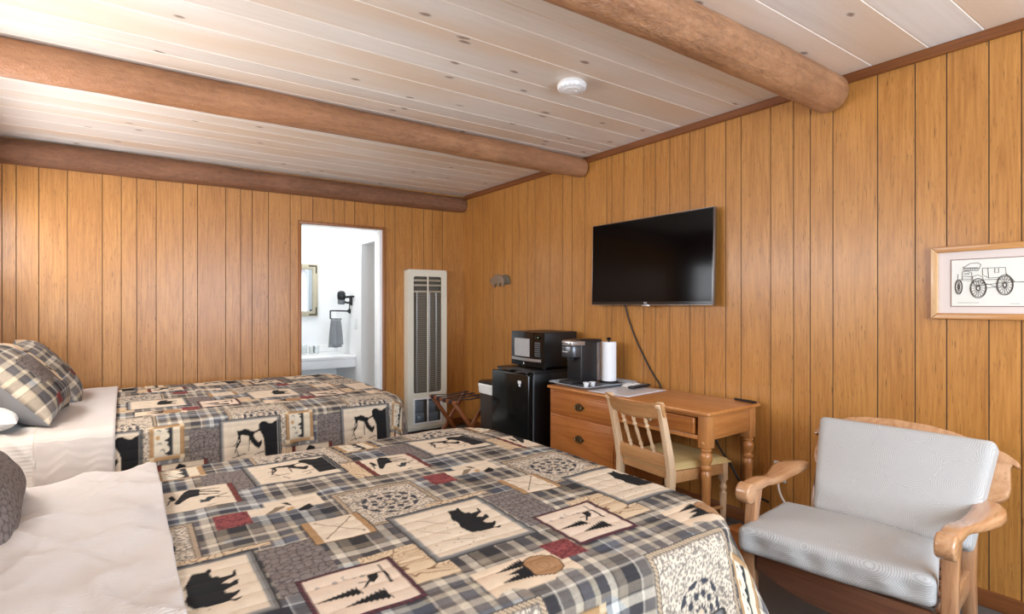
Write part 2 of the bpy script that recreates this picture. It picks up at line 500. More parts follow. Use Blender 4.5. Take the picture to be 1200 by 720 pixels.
M2B = [(0.1234,1.9329),(0.1396,1.9882),(0.1547,2.0367),(0.171,2.0561),(0.1998,2.042),(0.1931,1.9737),(0.1667,1.9691),(0.1472,1.9379),(0.1289,1.9129)]
M2C = [(0.1902,1.9298),(0.2023,1.9213),(0.2132,1.9421),(0.2362,1.9375),(0.2107,1.8931),(0.188,1.8927)]
LOGS = [(0.831,1.0465),(0.8435,1.0317),(0.8475,1.002),(0.8396,0.976),(0.821,0.9642),(0.7959,0.9604),(0.7667,0.9705),(0.7548,0.9788),(0.7565,1.0124),(0.7577,1.0338),(0.7729,1.0488),(0.8003,1.0561)]
BK1 = [(1.0286,1.7691),(1.0458,1.7569),(1.0535,1.7191),(1.0392,1.7356)]
BK2 = [(1.0564,1.675),(1.0992,1.7084),(1.1019,1.6743),(1.0843,1.6616),(1.0603,1.6621)]
TANE = [(1.0316,1.7029),(1.0529,1.7131),(1.0525,1.6881),(1.0297,1.6754)]
BRS = [(0.9669,1.6778),(1.0065,1.7311),(1.0386,1.7296),(0.9977,1.6859)]
def b9(p):      # points of the wolf panel, panel units (s right, t down) -> cloth
    return (0.352 + p[0] * 0.308, 2.255 - p[1] * 0.30)
DARK9 = [b9(p) for p in [(.63,.17),(.67,.13),(.73,.12),(.79,.165),(.85,.175),(.90,.14),(.965,.12),(.965,.80),(.72,.82),(.71,.45),(.685,.37),(.63,.26)]]
WOLF9 = [b9(p) for p in [(.27,.24),(.32,.25),(.40,.225),(.46,.24),(.50,.275),(.56,.285),(.64,.25),(.64,.285),(.56,.32),(.54,.36),(.57,.43),(.62,.49),(.67,.45),(.675,.52),(.62,.60),(.56,.55),(.50,.47),(.46,.36),(.38,.33),(.34,.32),(.33,.45),(.27,.55),(.26,.52),(.31,.42),(.29,.32)]]

def cloth_print(fx, fy, mode=''):
    """printed patchwork: cloth coordinates (metres) -> linear rgb"""
    n = fx.shape
    S = lambda c: np.array(lin(c)[:3])
    col = np.zeros(n + (3,))
    # ---- plaid ground
    def stripes(u, seed):
        bands = [(.046, (56, 53, 54)), (.005, (218, 206, 188)), (.034, (128, 118, 110)), (.022, (220, 205, 182)), (.004, (44, 42, 44)), (.032, (108, 104, 106)), (.016, (204, 190, 164)), (.030, (84, 80, 82)), (.022, (226, 212, 190)), (.004, (48, 46, 48)), (.028, (150, 136, 118))]
        if mode == 'sham': bands = [(w * 1.25, c) for w, c in bands]
        if seed: bands = bands[4:] + bands[:4]
        tot = sum(b[0] for b in bands)
        uu = np.mod(u, tot); out = np.zeros(u.shape + (3,)); a = 0
        for w, c in bands:
            k = (uu >= a) & (uu < a + w + 1e-9); out[k] = S(c); a += w
        return out
    col = 0.5 * stripes(fx + 0.02, 0) + 0.5 * stripes(fy, 1)
    col = col * (0.9 + 0.2 * vnoise(fx * 260, fy * 260)[..., None])
    tw = (vnoise(fx * 9, fy * 9, 3) > 0.66)[..., None]
    col = np.where(tw, col * np.array([0.86, 0.98, 1.16]), col)
    def loc(x0, y0):
        return np.mod(fx - x0, PX) + x0, np.mod(fy - y0, PY) + y0
    def rect(x0, x1, y0, y1):
        X, Y = loc(x0, y0)
        return (X < x1) & (Y < y1), X, Y
    def put(m, c): col[m] = S(c)
    # ---- flowered panels
    def floral(x0, x1, y0, y1, med=True, edge=True):
        m, X, Y = rect(x0, x1, y0, y1)
        x = X[m]; y = Y[m]
        d1, d2 = cells(x / 0.0105, y / 0.0105, 5)
        base = np.where((d1 < 0.30)[:, None], S((126, 118, 112)), S((224, 206, 182)))
        w = vnoise(x * 55, y * 55, 2) + 0.5 * vnoise(x * 130, y * 130, 4)
        base = np.where((np.abs(w - 0.75) < 0.07)[:, None], S((140, 128, 116)), base)
        if med:
            cx, cy = (x0 + x1) / 2, (y0 + y1) / 2
            r = np.hypot(x - cx, (y - cy)); a = np.arctan2(y - cy, x - cx)
            pet = np.cos(a * 10) * 0.5 + 0.5
            k = (np.abs(np.mod(r, 0.032) - 0.016) < 0.0105 * pet) & (r < 0.085)
            base = np.where(k[:, None], S((66, 66, 72)), base)
            base = np.where((r < 0.012)[:, None], S((204, 182, 156)), base)
        if edge:
            e = np.minimum(np.minimum(x - x0, x1 - x), np.minimum(y - y0, y1 - y))
            k = (e > 0.016) & (e < 0.019) | (e < 0.004)
            base = np.where(k[:, None], S((88, 80, 76)), base)
            k = (e > 0.004) & (e < 0.016)
            dots = np.mod((x + y) / 0.012, 1) < 0.4
            base = np.where(k[:, None], np.where(dots[:, None], S((112, 100, 86)), S((206, 180, 148))), base)
        col[m] = base
    def crackle(x0, x1, y0, y1):
        m, X, Y = rect(x0, x1, y0, y1)
        x = X[m]; y = Y[m]
        d1, d2 = cells(x / 0.02, y / 0.02, 8)
        base = np.where(((d2 - d1) < 0.09)[:, None], S((66, 58, 56)), S((134, 122, 116)))
        base = base * (0.85 + 0.3 * vnoise(x * 200, y * 200)[:, None])
        col[m] = base
    def swirl(x0, x1, y0, y1):
        m, X, Y = rect(x0, x1, y0, y1)
        x = X[m]; y = Y[m]
        w = vnoise(x * 14, y * 30, 6) * 6 + vnoise(x * 40, y * 40, 7) * 1.2
        k = np.abs(np.mod(w, 1) - 0.5) < 0.10
        col[m] = np.where(k[:, None], S((146, 112, 84)), S((224, 196, 160)))
    def maroon(x0, x1, y0, y1):
        m, X, Y = rect(x0, x1, y0, y1)
        f = vnoise(X[m] * 190, Y[m] * 190, 3)
        col[m] = np.where((f > 0.45)[:, None], S((150, 76, 74)), S((112, 54, 56)))
    def cream(m, X, Y, c=(232, 212, 186)):
        col[m] = S(c) * (0.95 + 0.1 * vnoise(X[m] * 60, Y[m] * 60, 1)[:, None])
    def panel(x0, x1, y0, y1, bw, style, c=(232, 212, 186)):
        m, X, Y = rect(x0, x1, y0, y1)
        e = np.minimum(np.minimum(X - x0, x1 - X), np.minimum(Y - y0, y1 - Y))
        if style == 'grey':
            col[m] = S((120, 116, 112)); k = m & (e < bw * 0.28); put(k, (56, 54, 54))
            k = m & (e > bw * 0.62) & (e < bw); put(k, (150, 146, 140))
        elif style == 'checker':
            u = np.mod((X + Y) / 0.016, 1) < 0.5
            k = m & u; put(k, (104, 56, 62)); k = m & ~u; put(k, (66, 48, 52)); put(m & (e < 0.002), (52, 44, 44))
        elif style == 'maroon_end':
            put(m, (120, 60, 54))
        elif style == 'tan':
            put(m, (178, 140, 98)); put(m & (e < 0.0022), (70, 58, 48))
            cx = (X - x0 < bw) | (x1 - X < bw); cy = (Y - y0 < bw) | (y1 - Y < bw)
            put(m & cx & cy, (212, 188, 152))
        k = m & (e > bw)
        cream(k, X, Y, c)
        return m, k, X, Y
    INK = (30, 29, 30)
    def silh(pts, x0, y0, c=INK):
        X, Y = loc(x0, y0)
        xs = [p[0] for p in pts]; ys = [p[1] for p in pts]
        m = (X > min(xs)) & (X < max(xs)) & (Y > min(ys)) & (Y < max(ys))
        idx = np.nonzero(m)
        if len(idx[0]) == 0: return
        k = inpoly(X[idx], Y[idx], pts)
        sel = tuple(i[k] for i in idx)
        col[sel] = S(c)
    def line(a, b, w, x0, y0, c=INK):
        X, Y = loc(x0, y0)
        m = (X > min(a[0], b[0]) - w) & (X < max(a[0], b[0]) + w) & (Y > min(a[1], b[1]) - w) & (Y < max(a[1], b[1]) + w)
        idx = np.nonzero(m)
        if len(idx[0]) == 0: return
        k = segd(X[idx], Y[idx], a, b) < w
        col[tuple(i[k] for i in idx)] = S(c)
    def disc(cx, cy, r, x0, y0, c):
        X, Y = loc(x0, y0); put(np.hypot(X - cx, Y - cy) < r, c)

    if mode == 'sham':
        crackle(0.10, 0.26, 1.60, 1.838); swirl(-0.09, 0.07, 1.80, 2.09)
        m, X, Y = rect(0.073, 0.298, 1.838, 2.062); put(m, (92, 58, 48)); put(m & ((X < 0.0755) | (X > 0.2955)), (56, 48, 46))
        cream(m & (X > 0.090) & (Y > 1.852), X, Y, (226, 206, 174))
        silh(M2H, 0.07, 1.83); silh(M2B, 0.07, 1.83); silh(M2C, 0.07, 1.83, (58, 62, 66))
        for a, b in (((0.1986, 2.0303), (0.2529, 2.0236)), ((0.1969, 2.013), (0.2492, 1.9823)), ((0.1944, 1.987), (0.2423, 1.9629))): line(a, b, 0.004, 0.07, 1.83)
        maroon(0.335, 0.385, 1.60, 1.69)
        return np.clip(col, 0, 1)
    if mode == 'crackle':
        crackle(-0.2, 0.44, 1.0, 2.54)
        m, X, Y = rect(0.24, 0.44, 1.2, 2.45); cream(m, X, Y, (226, 206, 174)); floral(0.25, 0.42, 1.25, 2.4)
        m, X, Y = rect(0.215, 0.24, 1.0, 2.54); put(m, (58, 62, 70))
        return np.clip(col, 0, 1)
    # flowered, swirl, crackle and red patches
    floral(0.398, 0.722, 2.07, 2.47)
    floral(0.524, 0.797, 1.425, 1.735)
    crackle(0.215, 0.37, 1.96, 2.215)
    crackle(0.262, 0.40, 1.195, 1.447)
    swirl(0.45, 0.63, 1.09, 1.272)
    swirl(0.655, 0.74, 1.85, 2.06)
    swirl(0.09, 0.30, 1.47, 1.49)
    # bird patch
    m, X, Y = rect(0.28, 0.497, 1.685, 1.792); cream(m & ((Y < 1.745) | (X > 0.34)), X, Y)
    x0, y0 = 0.92, 1.60
    silh(BRS, x0, y0, (140, 122, 100)); silh(TANE, x0, y0, (198, 160, 110)); silh(BK1, x0, y0); silh(BK2, x0, y0)
    maroon(0.202, 0.290, 1.638, 1.742)
    # fir and log patch
    m, X, Y = rect(0.632, 0.872, 0.945, 1.062); cream(m & (Y - 0.945 > 0.02 * np.sin(X * 40)), X, Y, (234, 208, 178))
    for tip, a, b in (((0.682, 1.034), (0.765, 1.06), (0.775, 1.015)), ((0.675, 0.992), (0.762, 1.016), (0.765, 0.968)), ((0.70, 1.012), (0.765, 1.03), (0.765, 0.985))):
        silh(fir(tip, a, b, 10), 0.60, 0.92)
    silh(LOGS, 0.60, 0.92, (84, 60, 42))
    cx, cy = sum(p[0] for p in LOGS) / len(LOGS), sum(p[1] for p in LOGS) / len(LOGS)
    silh([(cx + (p[0] - cx) * 0.93, cy + (p[1] - cy) * 0.93) for p in LOGS], 0.60, 0.92, (176, 132, 92))
    for q in (0.62, 0.34):
        silh([(cx + (p[0] - cx) * q, cy + (p[1] - cy) * q) for p in LOGS], 0.60, 0.92, (156, 112, 76))
        silh([(cx + (p[0] - cx) * (q - .05), cy + (p[1] - cy) * (q - .05)) for p in LOGS], 0.60, 0.92, (178, 136, 96))
    maroon(0.85, 0.938, 1.0, 1.092)
    # crossed arrows
    m, X, Y = rect(0.388, 0.552, 1.393, 1.560)
    put(m, (178, 140, 98)); put(m & ((X < 0.391) | (X > 0.549) | (Y < 1.3955) | (Y > 1.5575)), (64, 54, 46))
    k = m & (X > 0.412) & (X < 0.532) & (Y > 1.398) & (Y < 1.556); cream(k, X, Y)
    line((0.425, 1.42), (0.522, 1.535), 0.0016, 0.38, 1.39, (120, 98, 78)); line((0.425, 1.535), (0.522, 1.42), 0.0016, 0.38, 1.39, (120, 98, 78))
    for a in ((0.425, 1.42), (0.522, 1.535), (0.425, 1.535), (0.522, 1.42)): disc(a[0], a[1], 0.004, 0.38, 1.39, (120, 98, 78))
    # small panel of firs and moons, tan border (further down the cloth on the second quilt)
    far = mode == 'far'
    if far: fx = fx + 0.045; fy = fy + 0.125
    m, k, X, Y = panel(0.088, 0.240, 2.205, 2.392, 0.020, 'tan', (230, 216, 192))
    fr = [(0.185, 2.372)]
    for i in range(7):
        yy = 2.372 - (i + 0.5) * 0.0215
        fr += [(0.150 + 0.012 * (i % 3), yy + 0.006), (0.172, yy - 0.006)]
    fr += [(0.185, 2.226)]
    silh(fr, 0.09, 2.2, (50, 52, 54))
    m2, X, Y = rect(0.1855, 0.216, 2.226, 2.372); cream(m2, X, Y, (228, 212, 184)); put(m2 & (X < 0.188), (60, 56, 54))
    for cx, cy, c in ((0.128, 2.352, (120, 112, 100)), (0.125, 2.318, (196, 156, 110)), (0.132, 2.284, (120, 112, 100)), (0.144, 2.252, (120, 112, 100))):
        disc(cx, cy, 0.010, 0.09, 2.2, c)
        if c[0] < 150: disc(cx - 0.002, cy - 0.005, 0.009, 0.09, 2.2, (230, 216, 192))
    if far: fx = fx - 0.045; fy = fy - 0.125
    # bear and moose strip
    m, X, Y = rect(0.073, 0.298, 1.838, 2.062); put(m, (116, 58, 52)); put(m & ((X < 0.0755) | (X > 0.2955)), (56, 48, 46))
    k = m & (X > 0.094) & (X < 0.279); cream(k, X, Y)
    put(m & ((Y < 1.8405) | (Y > 2.0595)), (74, 64, 58))
    silh(M2H, 0.07, 1.83); silh(M2B, 0.07, 1.83); silh(M2C, 0.07, 1.83, (58, 62, 66))
    for a, b in (((0.1986, 2.0303), (0.2529, 2.0236)), ((0.1969, 2.013), (0.2492, 1.9823)), ((0.1944, 1.987), (0.2423, 1.9629))): line(a, b, 0.004, 0.07, 1.83)
    for a, b in (((0.2355, 1.9321), (0.27, 1.9074)), ((0.2389, 1.9356), (0.2679, 1.9508)), ((0.2036, 1.8549), (0.2247, 1.8668)), ((0.1155, 1.97), (0.1060, 1.93)), ((0.1155, 1.97), (0.1040, 1.96))): line(a, b, 0.0022, 0.07, 1.83)
    # wolf on a ledge under dark firs
    panel(0.352, 0.660, 1.955, 2.255, 0.020, 'grey')
    silh(DARK9, 0.34, 1.94); silh(WOLF9, 0.34, 1.94)
    X, Y = loc(0.34, 1.94)
    put((X > 0.640) & (X < 0.644) & (Y > 1.97) & (Y < 2.235), (150, 146, 140))
    for a, b in (((.30, .34), (.24, .62)), ((.27, .46), (.22, .50)), ((.26, .56), (.30, .70)), ((.47, .40), (.46, .62)), ((.20, .70), (.42, .66)), ((.55, .70), (.70, .66)), ((.34, .74), (.38, .86)), ((.58, .80), (.64, .74))):
        line(b9(a), b9(b), 0.0022, 0.34, 1.94, (74, 66, 60))
    # big bear panel
    m, k, X, Y = panel(0.595, 0.900, 1.150, 1.465, 0.020, 'grey')
    for a, b in (((0.64, 1.33), (0.70, 1.27)), ((0.66, 1.40), (0.72, 1.33)), ((0.66, 1.25), (0.74, 1.21))): line(a, b, 0.0012, 0.59, 1.145, (150, 130, 112))
    for i in range(24):
        disc(0.625 + 0.16 * hash2(np.array(i * 1.0), np.array(2.0)), 1.185 + 0.25 * hash2(np.array(i * 1.0), np.array(5.0)), 0.0022, 0.59, 1.145, (110, 92, 78))
    silh(BEAR, 0.59, 1.145)
    # firs and leaping moose, checked red border
    panel(0.300, 0.519, 1.035, 1.247, 0.013, 'checker', (234, 210, 186))
    silh(fir((0.3138, 1.1359), (0.4052, 1.1558), (0.4108, 1.1114), 9), 0.29, 1.03)
    silh(fir((0.3578, 1.0891), (0.4521, 1.1195), (0.4577, 1.0633), 9), 0.29, 1.03)
    silh(MOOSE, 0.29, 1.03)
    line((0.4807, 1.2203), (0.4809, 1.1836), 0.0022, 0.29, 1.03); line((0.4809, 1.1836), (0.4779, 1.1339), 0.0036, 0.29, 1.03); line((0.4616, 1.1866), (0.4809, 1.1836), 0.0022, 0.29, 1.03)
    line((0.4304, 1.1608), (0.4163, 1.1641), 0.002, 0.29, 1.03)
    for cx, cy, r in ((0.3734, 1.1944, 0.007), (0.415, 1.1918, 0.004), (0.4325, 1.1897, 0.007), (0.3354, 1.1955, 0.005), (0.3993, 1.2029, 0.009)): disc(cx, cy, r, 0.29, 1.03, (168, 156, 146))
    disc(0.4023, 1.2039, 0.008, 0.29, 1.03, (234, 210, 186))
    return np.clip(col, 0, 1)

def set_print(me, fx, fy, mode=''):
    fx = fx.astype(float); fy = fy.astype(float); e = 0.0010
    c = sum(cloth_print(fx + a * e, fy + b * e, mode) for a, b in ((-1, -.4), (.4, -1), (1, .4), (-.4, 1))) / 4 * 0.88
    a = me.color_attributes.new('print', 'FLOAT_COLOR', 'POINT')
    rgba = np.ones((len(fx), 4), np.float32); rgba[:, :3] = c
    a.data.foreach_set('color', rgba.ravel())

# ---------------------------------------------------------------- drapes over a bed
def axis_samples(a0, a1, fine, coarse, lo, hi):
    """samples from a0 to a1, fine between lo and hi"""
    out = [a0]
    while out[-1] < a1 - 1e-6:
        s = fine if lo <= out[-1] <= hi else coarse
        out.append(min(out[-1] + s, a1))
    return np.array(out)

def drape(name, mat, x0, xf, yn, yf, ztop, drop_n, drop_f, drop_x, R=0.055, flare=0.10, fine=0.0034, coarse=0.012, vis=None, lift=0.0, quilt=0.0036, pitch=0.052, fold=0.012, wrinkle=0.006, printoff=None, solid=0.008, foot=True, seed=1, mode='', corner=0.0, cflare=0.0, crease=0.0):
    """cloth laid over a bed: s runs along x (head to foot), t along y (near to far)"""
    q = R * (PI / 2 - 1)
    S1 = xf + (drop_x if foot else 0)
    s = axis_samples(x0, S1, fine, coarse, vis[0], vis[1]); t = axis_samples(yn - drop_n, yf + drop_f, fine, coarse, vis[2], vis[3])
    S, Tt = np.meshgrid(s, t)
    Rc = R + corner
    du = np.maximum(0, S - (xf - Rc)) if foot else np.zeros_like(S)
    dn = np.maximum(0, (yn + Rc) - Tt); df = np.maximum(0, Tt - (yf - Rc))
    dv = np.where(dn > 0, -dn, df)
    L = np.hypot(du, dv)
    with np.errstate(invalid='ignore', divide='ignore'):
        ex = np.where(L > 0, du / np.maximum(L, 1e-9), 0); ey = np.where(L > 0, dv / np.maximum(L, 1e-9), 0)
    Lp = L; L = np.maximum(0, Lp - corner)
    Lmax = max(drop_n, drop_f, drop_x if foot else 0) + R
    L = np.minimum(L, Lmax)
    arc = R * PI / 2
    h = np.where(L < arc, R * np.sin(np.minimum(L, arc) / R), R + flare * (L - arc))
    g = np.where(L < arc, R * (1 - np.cos(np.minimum(L, arc) / R)), R + (L - arc))
    hang = np.clip((L - arc) / 0.25, 0, 1)
    ang = np.arctan2(dv, np.maximum(du, 1e-9))
    run = np.where((du > 0) & (np.abs(dv) > 0), ang * 0.35, np.where(du > 0, Tt, S))
    wav = np.sin(run * 23 + seed) * 0.6 + np.sin(run * 41 + seed * 2.1) * 0.4
    h = h + hang * fold * (wav + 0.6)
    h = h + np.maximum(L - arc, 0) * cflare * np.abs(2 * ex * ey)
    h = np.where(Lp < corner, Lp, corner + h)
    bx = np.minimum(S, xf - Rc) if foot else S
    by = np.clip(Tt, yn + Rc, yf - Rc)
    X = bx + ex * h; Y = by + ey * h; Z = ztop - g
    puff = quilt * (np.abs(np.sin(PI * Tt / pitch)) ** 0.3 - 0.75) + quilt * 0.5 * (np.abs(np.sin(PI * S / (pitch * 3.1))) ** 0.4 - 0.7)
    wr = wrinkle * (vnoise(S * 5 + seed, Tt * 5, 1) + 0.5 * vnoise(S * 13, Tt * 11 + seed, 2) - 0.75)
    if crease:
        rg = np.abs(vnoise(S * 7 + Tt * 5 + seed, Tt * 3.2 - S * 2, 4) - 0.5) * 2
        rg2 = np.abs(vnoise(S * 15 - Tt * 6, Tt * 8 + S * 5 + seed, 5) - 0.5) * 2
        wr = np.maximum(wr + wrinkle * 0.30, -0.003) + crease * ((1 - rg) ** 3 + 0.4 * (1 - rg2) ** 3)
    bulge = -0.016 * (np.clip((np.abs(Tt - (yn + yf) / 2) / ((yf - yn) / 2)), 0, 1) ** 3)
    off = puff + wr + lift
    nzw = np.where(L < arc, np.cos(np.minimum(L, arc) / R), 0); nhw = np.where(L < arc, np.sin(np.minimum(L, arc) / R), 1.0)
    X = X + ex * nhw * off; Y = Y + ey * nhw * off; Z = Z + nzw * (off + bulge)
    Z = np.maximum(Z, 0.03)
    ny, nx = S.shape
    co = np.stack([X, Y, Z], -1).reshape(-1, 3).astype(np.float32)
    idx = np.arange(ny * nx).reshape(ny, nx)
    quads = np.stack([idx[:-1, :-1], idx[:-1, 1:], idx[1:, 1:], idx[1:, :-1]], -1).reshape(-1, 4)
    me = bpy.data.meshes.new(name)
    me.vertices.add(len(co)); me.vertices.foreach_set('co', co.ravel())
    me.loops.add(quads.size); me.loops.foreach_set('vertex_index', quads.ravel().astype(np.int32))
    me.polygons.add(len(quads)); me.polygons.foreach_set('loop_start', np.arange(0, quads.size, 4, dtype=np.int32))
    me.update(calc_edges=True)
    me.materials.append(mat); me.shade_smooth()
    if printoff is not None:
        set_print(me, (S + printoff[0]).ravel(), (Tt + printoff[1]).ravel(), mode)
    o = bpy.data.objects.new(name, me); COL.objects.link(o)
    if solid:
        md = o.modifiers.new('thickness', 'SOLIDIFY'); md.thickness = solid; md.offset = -1
    return o

def make_bed(label, yn, yf, ztop):
    b = thing('bed', label, 'bed', (0.4, (yn + yf) / 2, 0))
    w = (yf - yn) / 2
    m = MB().box((-1.12, -w + .03, .43), (1.05, w - .03, ztop - .045), 0.05, 3); m.build('mattress', M['mattress'], b)
    m = MB().box((-1.12, -w + .04, .19), (1.05, w - .04, .425), 0.02); m.build('box_spring', M['mattress'], b)
    m = MB()
    m.box((-1.12, -w + .04, .13), (1.05, -w + .08, .188), .004); m.box((-1.12, w - .08, .13), (1.05, w - .04, .188), .004)
    m.box((1.01, -w + .08, .13), (1.05, w - .08, .188), .004); m.build('bed_frame', M['bedbase'], b)
    for sx in (-1.05, 0.98):
        for sy in (-1, 1):
            m = MB().lathe([(.018, 0), (.024, .01), (.024, .03), (.02, .04), (.02, .13)], 12, 0, T(sx, sy * (w - .10), 0)); m.build('leg', M['black_matte'], b)
    m = MB().box((-1.175, -w - .02, .25), (-1.13, w + .02, 1.02), .015); m.build('headboard', M['bedbase'], b)
    return b

NB = dict(yn=0.885, yf=2.44, z=0.70)
FB = dict(yn=3.27, yf=4.87, z=0.712)
make_bed('bed nearest the camera under the quilt turned back from its white blanket', NB['yn'], NB['yf'], NB['z'])
make_bed('bed set beside the bathroom wall, beyond the nearer bed', FB['yn'], FB['yf'], FB['z'])

q = drape('quilt', M['quilt'], 0.03, 1.50, NB['yn'], NB['yf'], NB['z'], 0.44, 0.40, 0.44, fine=0.0034, coarse=0.010, vis=(0.0, 1.86, 0.60, 2.60), printoff=(0, 0), seed=1, corner=0.15, cflare=0.30)
tag(q, 'wildlife patchwork quilt on the nearer bed, its corner hanging by the armchair', 'quilt')
q = drape('quilt', M['quilt'], -0.10, 1.50, FB['yn'], FB['yf'], FB['z'], 0.42, 0.30, 0.44, fine=0.005, coarse=0.012, vis=(-0.15, 1.75, 2.85, 5.0), printoff=(-0.058, -1.02), seed=4, mode='far', corner=0.08)
tag(q, 'wildlife patchwork quilt on the bed beside the bathroom wall', 'quilt')
q = drape('blanket', M['blanket'], -0.72, 0.095, NB['yn'], NB['yf'], NB['z'], 0.40, 0.40, 0, lift=0.007, foot=False, fine=0.010, coarse=0.02, vis=(-0.5, 0.1, 0.7, 2.6), quilt=0.0, crease=0.016, wrinkle=0.034, fold=0.010, seed=2, solid=0.007)
tag(q, 'white blanket folded back across the head half of the nearer bed', 'blanket')
q = drape('blanket', M['blanket'], -0.335, -0.035, FB['yn'], FB['yf'], FB['z'], 0.40, 0.30, 0, lift=0.009, foot=False, fine=0.012, coarse=0.02, vis=(-0.5, 0.1, 3.0, 5.0), quilt=0.0, crease=0.004, wrinkle=0.016, fold=0.008, seed=5, solid=0.007)
tag(q, 'white ribbed blanket folded across the bed beside the bathroom wall', 'blanket')
q = drape('bed_sheet', M['sheet'], -0.73, -0.325, FB['yn'], FB['yf'], FB['z'], 0.40, 0.30, 0, lift=0.004, foot=False, fine=0.010, coarse=0.02, vis=(-0.7, 0.1, 2.8, 5.0), quilt=0.0, crease=0.012, wrinkle=0.012, fold=0.006, seed=6, solid=0.005)
tag(q, 'white bed sheet under the patchwork pillows of the bed beside the bathroom wall', 'sheet')

# ---------------------------------------------------------------- pillows
def pillow(name, mats, label, Mx, W, H, Tk, cat='pillow', off=None, group=None, n=64, flange=0.0, seed=0, scale=1.0, swap=False, mode=''):
    """cushion: local X = width, Y = height, Z = out of its face"""
    us = np.linspace(-1, 1, n)
    U, V = np.meshgrid(us, us)
    prof = (np.clip(1 - np.abs(U) ** 3.2, 0, 1) * np.clip(1 - np.abs(V) ** 3.2, 0, 1)) ** 0.55
    px = U * W / 2 * (1 - 0.07 * (1 - V ** 2) * np.abs(U) ** 2 - 0.0); py = V * H / 2 * (1 - 0.07 * (1 - U ** 2) * np.abs(V) ** 2)
    wr = 0.010 * (vnoise(U * 3 + seed, V * 3, 1) - 0.5) + 0.006 * (vnoise(U * 9 + seed, V * 7, 2) - 0.5)
    zt = Tk / 2 * prof + wr * prof; zb = -Tk / 2 * prof
    vs = []; col = []
    top = np.stack([px, py, zt], -1).reshape(-1, 3); bot = np.stack([px, py, zb - 0.002], -1).reshape(-1, 3)
    co = np.concatenate([top, bot]); idx = np.arange(n * n).reshape(n, n)
    fs = []; mi = []
    for j in range(n - 1):
        for i in range(n - 1):
            fs.append((idx[j, i], idx[j, i+1], idx[j+1, i+1], idx[j+1, i])); mi.append(0)
    k = n * n
    for j in range(n - 1):
        for i in range(n - 1):
            fs.append((k + idx[j, i], k + idx[j+1, i], k + idx[j+1, i+1], k + idx[j, i+1])); mi.append(1 if len(mats) > 1 else 0)
    rim = list(idx[0, :-1]) + list(idx[:-1, -1]) + list(idx[-1, :0:-1]) + list(idx[:0:-1, 0])
    for a, b in zip(rim, rim[1:] + rim[:1]): fs.append((b, a, k + a, k + b)); mi.append(1 if len(mats) > 1 else 0)
    me = bpy.data.meshes.new(name); me.from_pydata([tuple(Mx @ Vector(c)) for c in co], [], [tuple(int(q) for q in f) for f in fs])
    for m_ in mats: me.materials.append(m_)
    me.polygons.foreach_set('material_index', mi)
    if off is not None:
        a = (U * W / 2 * scale).ravel(); b = (V * H / 2 * scale).ravel()
        if swap: a, b = -b, a
        set_print(me, np.concatenate([a, a]) + off[0], np.concatenate([b, b]) + off[1], mode)
    me.shade_smooth(); me.update()
    o = bpy.data.objects.new(name, me); COL.objects.link(o)
    tag(o, label, cat, group)
    return o
M['pillow_back'] = plain('pillow_back_grey', (112, 112, 114), 0.85, bump=0.3, nscale=40)
def leaning(cx, cy, cz, tilt, yaw=0.0, roll=0.0):
    """local X -> world +Y, local Y -> up the tilt (towards the headboard), local Z -> face normal"""
    return T(cx, cy, cz) @ RZ(yaw) @ frame((0, 0, 0), (0, 1, 0), (-math.cos(tilt), 0, math.sin(tilt))) @ RZ(roll)
zf = FB['z']
pillow('pillow', [M['quilt'], M['pillow_back']], 'plaid patchwork pillow with grey back, nearest of the pair leaning on the far bed', leaning(-0.43, 3.68, zf + 0.195, math.radians(48), math.radians(-3)), 0.62, 0.48, 0.24, off=(0.185, 1.80), group='patchwork pillows', n=150, seed=1, swap=True, mode='sham')
pillow('pillow', [M['quilt'], M['pillow_back']], 'patchwork pillow tucked behind the nearest plaid one, by the panelled wall', leaning(-0.385, 4.36, zf + 0.175, math.radians(52), math.radians(6)), 0.62, 0.48, 0.20, off=(0.29, 1.75), group='patchwork pillows', n=150, seed=5, swap=True, mode='sham')
pillow('pillow', [M['pillow_white']], 'white pillow lying flat beneath the plaid pillow of the far bed', T(-0.57, 3.54, zf + 0.060) @ RZ(PI / 2), 0.55, 0.36, 0.12, seed=3)
pillow('pillow', [M['quilt'], M['pillow_back']], 'dark grey patchwork pillow on the nearer bed, cut by the picture edge', leaning(-0.41, 2.02, NB['z'] + 0.165, math.radians(44), math.radians(4)), 0.62, 0.48, 0.20, off=(-0.06, 1.50), n=150, seed=8, swap=True, mode='crackle')
# ---------------------------------------------------------------- room shell
XL, XR, YF, YB, ZC = -0.80, 3.03, -1.50, 5.21, 2.477

def set_plank(me, per_face):
    a = me.attributes.new('plank', 'FLOAT', 'FACE')
    a.data.foreach_set('value', np.array(per_face, np.float32))

